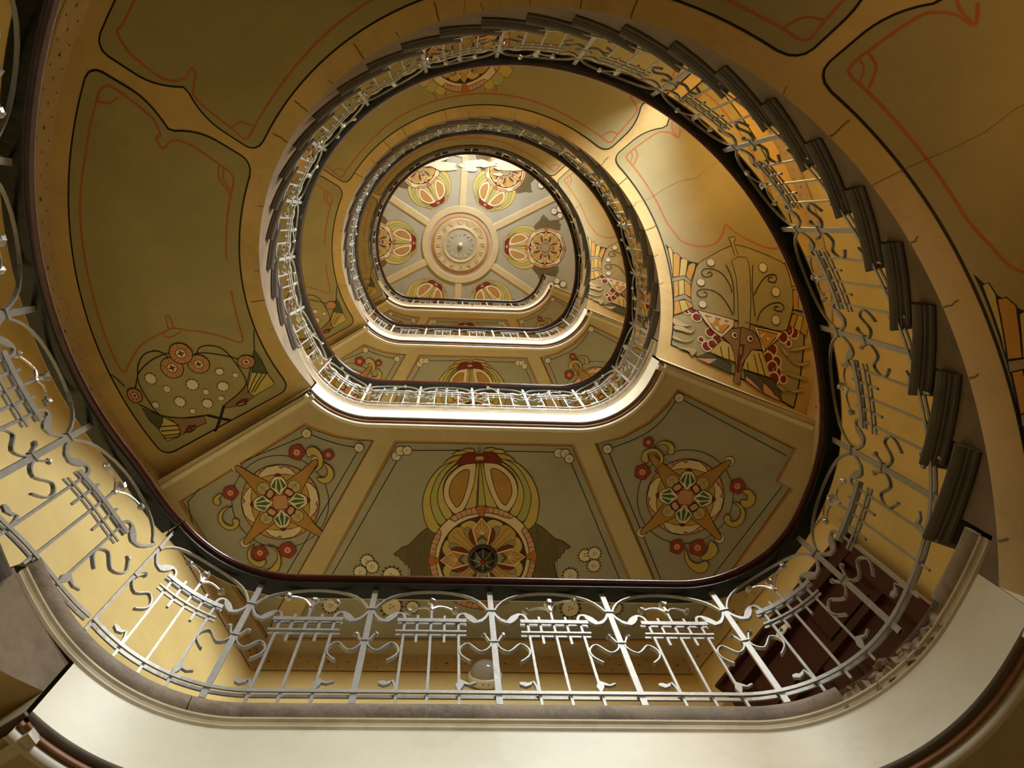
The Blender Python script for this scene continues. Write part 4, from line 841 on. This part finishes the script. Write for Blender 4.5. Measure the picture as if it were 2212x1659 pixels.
def railing(j):
    path = Path(j); z0 = zl(j); root = tag(empty('railing', (*path.p[0][:2], z0)), RLB[j], 'railing'); inv = Matrix.Translation(-Vector(root.location))
    def fin(mb, name, m, parent=root, smooth=False):
        o = mb.build(name, m, parent, smooth)
        if parent is root: o.matrix_parent_inverse = inv
        return o
    posts = []
    if j > 0:
        sc = path.find('L', lambda q: math.hypot(q[0] - (CX - 0.018), q[1] - YF))
        posts = [0.0] + [sc + t for t in (-0.74, -0.37, 0, 0.37, 0.74)] + [path.find('L', lambda q: (q[6] + 30.8) if q[0] > CX else 99)]
    if j < 4: posts += [path.find('F', lambda q, a=-14.3 + 17.1 * n: q[6] - a) for n in range(13) if -14.3 + 17.1 * n > (104 if j == 0 else -20)]
    end = path.s[-1] if j < 4 else path.s[-1]
    posts = sorted(posts); bays = list(zip(posts, posts[1:] + [end]))
    G = lambda t, n, z: (lambda q: (q[0] + q[2] * (O_R + n), q[1] + q[3] * (O_R + n), z0 + q[4] + z))(path.at(t))
    far = j >= 3
    # handrail and bottom rail, swept along the edge
    ts = [path.s[-1] * i / int(path.s[-1] / 0.03) for i in range(int(path.s[-1] / 0.03) + 1)]
    WOOD = [(-0.030, 0.772), (-0.040, 0.782), (-0.038, 0.800), (-0.024, 0.814), (0, 0.819), (0.024, 0.814), (0.038, 0.800), (0.040, 0.782), (0.030, 0.772)]
    CORE = [(-0.026, 0.756), (-0.026, 0.773), (0.026, 0.773), (0.026, 0.756)]
    mb = MB(); mb.sheet([[G(t, n, z) for n, z in WOOD] for t in ts], True); hr = fin(mb, 'handrail', M_RAILW, root, True); hr['label'] = 'varnished maroon wooden handrail'
    mb = MB(); mb.sheet([[G(t, n, z) for n, z in CORE] for t in ts], True); mb.build('rail_core', M_RAILC, hr)
    for n0 in (-0.0075, 0.0075):
        mb = MB(); mb.sheet([[G(t, n0 + a, 0.055 + b) for a, b in ((-0.002, -0.008), (0.002, -0.008), (0.002, 0.008), (-0.002, 0.008))] for t in ts], True); fin(mb, 'bottom_rail', M_IRON)
    for t in posts + ([end] if j == 4 else []):
        q = path.at(t); onf = q[4] > 0.11
        lowz = 0.0
        mb = MB(); hw = 0.0085
        mb.sheet([[G(t + a, b, z) for a, b in ((-hw, -0.0045), (hw, -0.0045), (hw, 0.0045), (-hw, 0.0045))] for z in (lowz, 0.757)], True); po = fin(mb, 'post', M_IRON)
        if not far:
            for z in (0.598, 0.370):
                mb = MB(); rows = [[G(t + a, b, z + c) for a, b in ((-0.015, -0.008), (0.015, -0.008), (0.015, 0.008), (-0.015, 0.008))] for c in (-0.004, 0.004)]; mb.sheet(rows, True); mb.add(rows[0], [(0, 1, 2, 3)]); mb.add(rows[1], [(0, 1, 2, 3)]); mb.build('collar', M_IRON, po)
    for bi, (t0, t1) in enumerate(bays):
        if t1 - t0 < 0.15: continue
        w = (t1 - t0) / 0.37; M = lambda u, n, z, t0=t0, w=w: G(t0 + u * w, n, z)
        mb = MB()
        for n0 in (-0.0065, 0.0065):
            strip(mb, M, [(0.085 + 0.0207 * k, 0.511) for k in range(11)], 0.024, 0.002, n0); strip(mb, M, [(0.083 + 0.0208 * k, 0.432) for k in range(11)], 0.011, 0.002, n0)
        pa = fin(mb, 'grille', M_IRON)
        for u, za, zb_ in ((0.107, -0.0, 0.525), (0.186, 0.0, 0.605), (0.268, 0.0, 0.525), (0.145, 0.362, 0.557), (0.226, 0.362, 0.557)):
            mb = MB(); strip(mb, M, [(u, za), (u, zb_)], 0.0072 / w, 0.0036); mb.build('baluster', M_IRON, pa)
        mb = MB(); strip(mb, M, ARCH, 0.006, 0.0048); mb.build('arch', M_IRON, pa)
        for s in (0, 1):
            fl = (lambda q: q) if s == 0 else (lambda q: [(0.37 - u, z) for u, z in q][::-1])
            if not far:
                mb = MB(); strip(mb, M, fl(catmull(SWAN, False, 2)), (lambda L: L if s == 0 else L[::-1])([SWT[min(9, i // 2)] for i in range(19)]), 0.0042); mb.build('swan_neck', M_IRON, pa)
                mb = MB(); strip(mb, M, fl(catmull(SCRL, False, 2)), 0.005, 0.0055); e = SCRL[0]; c = M(*((0.028 if s == 0 else 0.342), 0, 0.420)); bud(mb, c, 0.009, bi); mb.build('scroll', M_IRON, pa)
                mb = MB(); strip(mb, M, fl([(0.103, 0.070), (0.101, 0.100), (0.094, 0.127), (0.084, 0.113), (0.074, 0.108), (0.064, 0.116), (0.058, 0.120)]), [0.006, 0.006, 0.007, 0.012, 0.022, 0.020, 0.004], 0.004); mb.build('leaf', M_IRON, pa)
        if not far:
            rnd = random.Random(bi * 7 + j); mb = MB()
            strip(mb, M, [(0.186, 0.60), (0.186, 0.65)], 0.008, 0.004); 
            for s in (-1, 1):
                zt = rnd.uniform(-0.02, 0.02); nt = rnd.uniform(-0.03, 0.03); q = [(0.186, 0.610), (0.186 + s * 0.02, 0.645), (0.186 + s * 0.045, 0.652 + zt * 0.5), (0.186 + s * 0.068, 0.640 + zt)]
                strip(mb, lambda u, n, z, nt=nt: M(u, n + nt * abs(u - 0.186) / 0.07, z), catmull(q, False, 2), 0.006, 0.003); bud(mb, M(0.186 + s * 0.074, nt, 0.640 + zt), 0.012, bi + s + 3)
            bud(mb, M(0.186, 0, 0.668), 0.015, bi); bud(mb, M(0.186, 0, 0.606), 0.009, bi + 9); mb.build('flower', M_SILVER, pa)
for j in (0, 1, 2, 3, 4): railing(j)

# ------------------------------------------------------------------ door with its number plate
D0, D1 = Vector(P_BR), Vector(P_R2); de = (D1 - D0).normalized(); dn = Vector((-abs(de.y), -abs(de.x)))
DW = (DOOR_A, DOOR_B); DH = DOOR_H
def dpt(u, n, z): q = D0 + de * u + dn * n; return (q.x, q.y, zl(1) + z)
def dbox(name, u0, u1, n0, n1, z0, z1, m, parent):
    mb = MB(); mb.add([dpt(u, n, z) for z in (z0, z1) for n in (n0, n1) for u in (u0, u1)], [(0, 2, 3, 1), (4, 5, 7, 6), (0, 1, 5, 4), (2, 6, 7, 3), (0, 4, 6, 2), (1, 3, 7, 5)]); return mb.build(name, m, parent)
dr = dbox('door_1', DW[0] + 0.1, DW[1] - 0.1, 0.005, 0.03, 0, DH - 0.12, M_DOOR, None); tag(dr, 'dark maroon panelled door right of the lowest landing', kind='structure')
dbox('frame', DW[0], DW[0] + 0.1, 0, 0.07, 0, DH, M_DOOR, dr); dbox('frame', DW[1] - 0.1, DW[1], 0, 0.07, 0, DH, M_DOOR, dr); dbox('frame', DW[0], DW[1], 0, 0.075, DH - 0.14, DH, M_DOOR, dr)
dbox('cornice', DW[0] - 0.03, DW[1] + 0.03, 0, 0.10, DH, DH + 0.03, M_DOOR, dr); dbox('transom', DW[0] + 0.1, DW[1] - 0.1, 0.0, 0.06, DH - 0.62, DH - 0.55, M_DOOR, dr)
um = (DW[0] + DW[1]) / 2; dbox('mullion', um - 0.035, um + 0.035, 0.0, 0.055, 0, DH - 0.55, M_DOOR, dr)
for a, b in ((DW[0] + 0.1, um - 0.035), (um + 0.035, DW[1] - 0.1)):
    for z0, z1 in ((0.12, 0.8), (0.95, DH - 0.72)):
        for q in (0.07, 0.11): dbox('door_panel', a + q, b - q, 0.03, 0.03 + (0.016 if q < 0.1 else 0.028), z0 + q, z1 - q, M_DOOR, dr)
    dbox('door_panel', a + 0.06, b - 0.06, 0.03, 0.045, DH - 0.50, DH - 0.2, M_DOOR, dr)
mb = MB(); n = 24; rows = [[dpt(PLATE_U + 0.05 * k * math.cos(2 * PI * i / n), nn, PLATE_Z + 0.034 * k * math.sin(2 * PI * i / n)) for i in range(n)] for k, nn in ((1, 0.0755), (1, 0.080), (0.9, 0.084))]
mb.sheet(rows, True); mb.add(rows[-1], [tuple(range(n))]); pl = mb.build('number_plate', mat('white enamel', (0.85, 0.8, 0.66), 0.3), dr)
cu = bpy.data.curves.new('digit', 'FONT'); cu.body = '4'; cu.size = 0.062; cu.align_x = 'CENTER'; cu.align_y = 'CENTER'; cu.extrude = 0.0008
tmp = bpy.data.objects.new('tmp', cu); COL.objects.link(tmp); bpy.context.view_layer.update()
dme = bpy.data.meshes.new_from_object(tmp.evaluated_get(bpy.context.evaluated_depsgraph_get())); bpy.data.objects.remove(tmp, do_unlink=True)
X_ = Vector((de.x, de.y, 0)); N_ = Vector((dn.x, dn.y, 0)); Zv = Vector((0, 0, 1))
if X_.cross(Zv).dot(N_) < 0: X_ = -X_
MX = Matrix((X_, Zv, N_)).transposed().to_4x4(); MX.translation = Vector(dpt(PLATE_U, 0.0855, PLATE_Z)); dme.transform(MX)
dme.materials.clear(); link('digit', dme, mat('black print', (0.03, 0.025, 0.02), 0.5), pl)

# ------------------------------------------------------------------ lamps
lb = tag(lathe([(0.0, 0.0), (0.104, 0.0), (0.106, 0.012), (0.104, 0.045), (0.096, 0.055), (0.088, 0.055)], 36, (0.262, 2.7455, zl(1) + 3.27), 'y').build('wall_lamp', mat('white lamp plastic', (0.82, 0.80, 0.74), 0.35), None, True), 'round white wall lamp with frosted dome on the back wall of the lowest landing', 'lamp')
gm = mat('frosted lamp glass', (0.78, 0.76, 0.70), 0.12, var=0.03)
gm.node_tree.nodes['Principled BSDF'].inputs['Transmission Weight'].default_value = 0.55
lathe([(0.093 * math.cos(t), 0.05 + 0.085 * math.sin(t)) for t in [PI / 2 * k / 10 for k in range(11)]], 36, (0.262, 2.7455, zl(1) + 3.27), 'y').build('glass_dome', gm, lb, True)
for s in (-0.08, 0.08):
    mb = MB(); mb.box((0.262 + s * 0.2, 2.7455 - 0.03, zl(1) + 3.27 - 0.105), 0.006, 0.006, 0.003); mb.build('screw', M_IRON, lb)
cl = empty('ceiling_lamp', (0.236, 2.097, zl(2) + ZC + 0.013)); tag(cl, 'dark glass ceiling lamp at the centre of the painted insect', 'lamp')
zc_ = 0.0
lathe([(0.095, 0), (0.095, -0.014), (0.088, -0.02), (0.074, -0.02), (0.070, -0.012)], 36).build('lamp_ring', mat('blackened lamp metal', (0.05, 0.03, 0.02), 0.35), cl, True)
lathe([(0.072 * math.cos(t), -0.015 - 0.055 * math.sin(t)) for t in [PI / 2 * k / 9 for k in range(10)]], 8).build('glass_bowl', mat('dark facetted lamp glass', (0.035, 0.045, 0.035), 0.06, var=0.1, coat=0.8), cl)
mb = MB()
for k in range(8):
    t = 2 * PI * k / 8; a, b = [(0.073 * math.cos(u) * math.cos(t), 0.073 * math.cos(u) * math.sin(t), -0.016 - 0.056 * math.sin(u)) for u in (0.1, 1.4)], None
    for u0, u1 in ((0.05, 0.5), (0.5, 0.95), (0.95, 1.4)):
        p, q = [Vector((0.0735 * math.cos(u) * math.cos(t), 0.0735 * math.cos(u) * math.sin(t), -0.016 - 0.0565 * math.sin(u))) for u in (u0, u1)]
        d = (q - p); mb.box((p + q) / 2, d.length / 2, 0.002, 0.002, d.to_track_quat('X', 'Z').to_matrix())
mb.build('lamp_ribs', M_IRON, cl)
lathe([(0.02 * math.sin(t), -0.074 - 0.008 * math.cos(t)) for t in [PI * k / 6 for k in range(7)]], 12).build('lamp_knob', pm('maroon'), cl, True)

# ------------------------------------------------------------------ windows of the stair wall and lamps that light the scene
for n_, zc2 in ((1, zl(1) - 0.15), (2, zl(2) + 0.15), (3, zl(3) + 0.15), (4, zl(4) + 0.15), (5, zl(4) + 2.6)):
    aW = WIN_A[n_]; t = math.radians(aW); e = Vector((math.cos(t), -math.sin(t), 0)); tv = Vector((-e.y, e.x, 0)); hw, hh = (0.52, 0.85) if n_ < 5 else (0.52, 0.6)
    c = Vector((CX, CY, zc2)) + e * (RO - 0.09)
    def wb(name, u0, u1, z0, z1, d0, d1, m, parent):
        mb = MB(); mb.add([c + tv * u + Vector((0, 0, z)) - e * d for z in (z0, z1) for d in (d0, d1) for u in (u0, u1)], [(0, 2, 3, 1), (4, 5, 7, 6), (0, 1, 5, 4), (2, 6, 7, 3), (0, 4, 6, 2), (1, 3, 7, 5)]); return mb.build(name, m, parent)
    fr = wb('window_%d' % n_, -hw - 0.07, hw + 0.07, hh, hh + 0.07, -0.05, 0.05, M_WHITET, None); tag(fr, 'window in the curved stair wall facing the ' + (FLOORS[n_] if n_ < 5 else 'top ceiling'), kind='structure')
    wb('frame', -hw - 0.07, hw + 0.07, -hh - 0.07, -hh, -0.05, 0.06, M_WHITET, fr); wb('frame', -hw - 0.07, -hw, -hh, hh, -0.05, 0.05, M_WHITET, fr); wb('frame', hw, hw + 0.07, -hh, hh, -0.05, 0.05, M_WHITET, fr)
    wb('glazing_bar', -0.018, 0.018, -hh, hh, -0.02, 0.02, M_WHITET, fr); wb('glazing_bar', -hw, hw, hh * 0.35 - 0.015, hh * 0.35 + 0.015, -0.02, 0.02, M_WHITET, fr)
    em = emit('daylight pane %d' % n_, DAY, 0.15)
    add_daylight(c - e * 0.06, e, hw, hh, n_)
    for u0, u1 in ((-hw, -0.018), (0.018, hw)):
        for z0, z1 in ((-hh, hh * 0.35 - 0.015), (hh * 0.35 + 0.015, hh)):
            mb = MB(); mb.add([c + tv * u0 + Vector((0, 0, z0)), c + tv * u1 + Vector((0, 0, z0)), c + tv * u1 + Vector((0, 0, z1)), c + tv * u0 + Vector((0, 0, z1))], [(0, 1, 2, 3)]); mb.build('pane', em, fr)
for j in (0, 1, 2, 3):
    aL = 44.0; x, y = pol(aL, RO - 0.10); p = Vector((x, y, zl(j) + 3.9)); tL = math.radians(aL); eL = Vector((math.cos(tL), -math.sin(tL), 0))
    mb = MB(); mb.box(p + eL * 0.085, 0.012, 0.05, 0.07, Matrix.Rotation(-tL, 3, 'Z')); mb.box(p + eL * 0.05 - Vector((0, 0, 0.05)), 0.05, 0.01, 0.01, Matrix.Rotation(-tL, 3, 'Z'))
    lo = tag(mb.build('wall_sconce', M_STONE), 'small warm wall lamp above the stairs that leave the ' + FLOORS[j], 'lamp')
    lathe([(0.06 * math.sin(t), -0.06 * math.cos(t)) for t in [PI * k / 8 for k in range(9)]], 16, p).build('globe', emit('warm lamp globe %d' % j, WARM, LAMP_W[j]), lo, True)
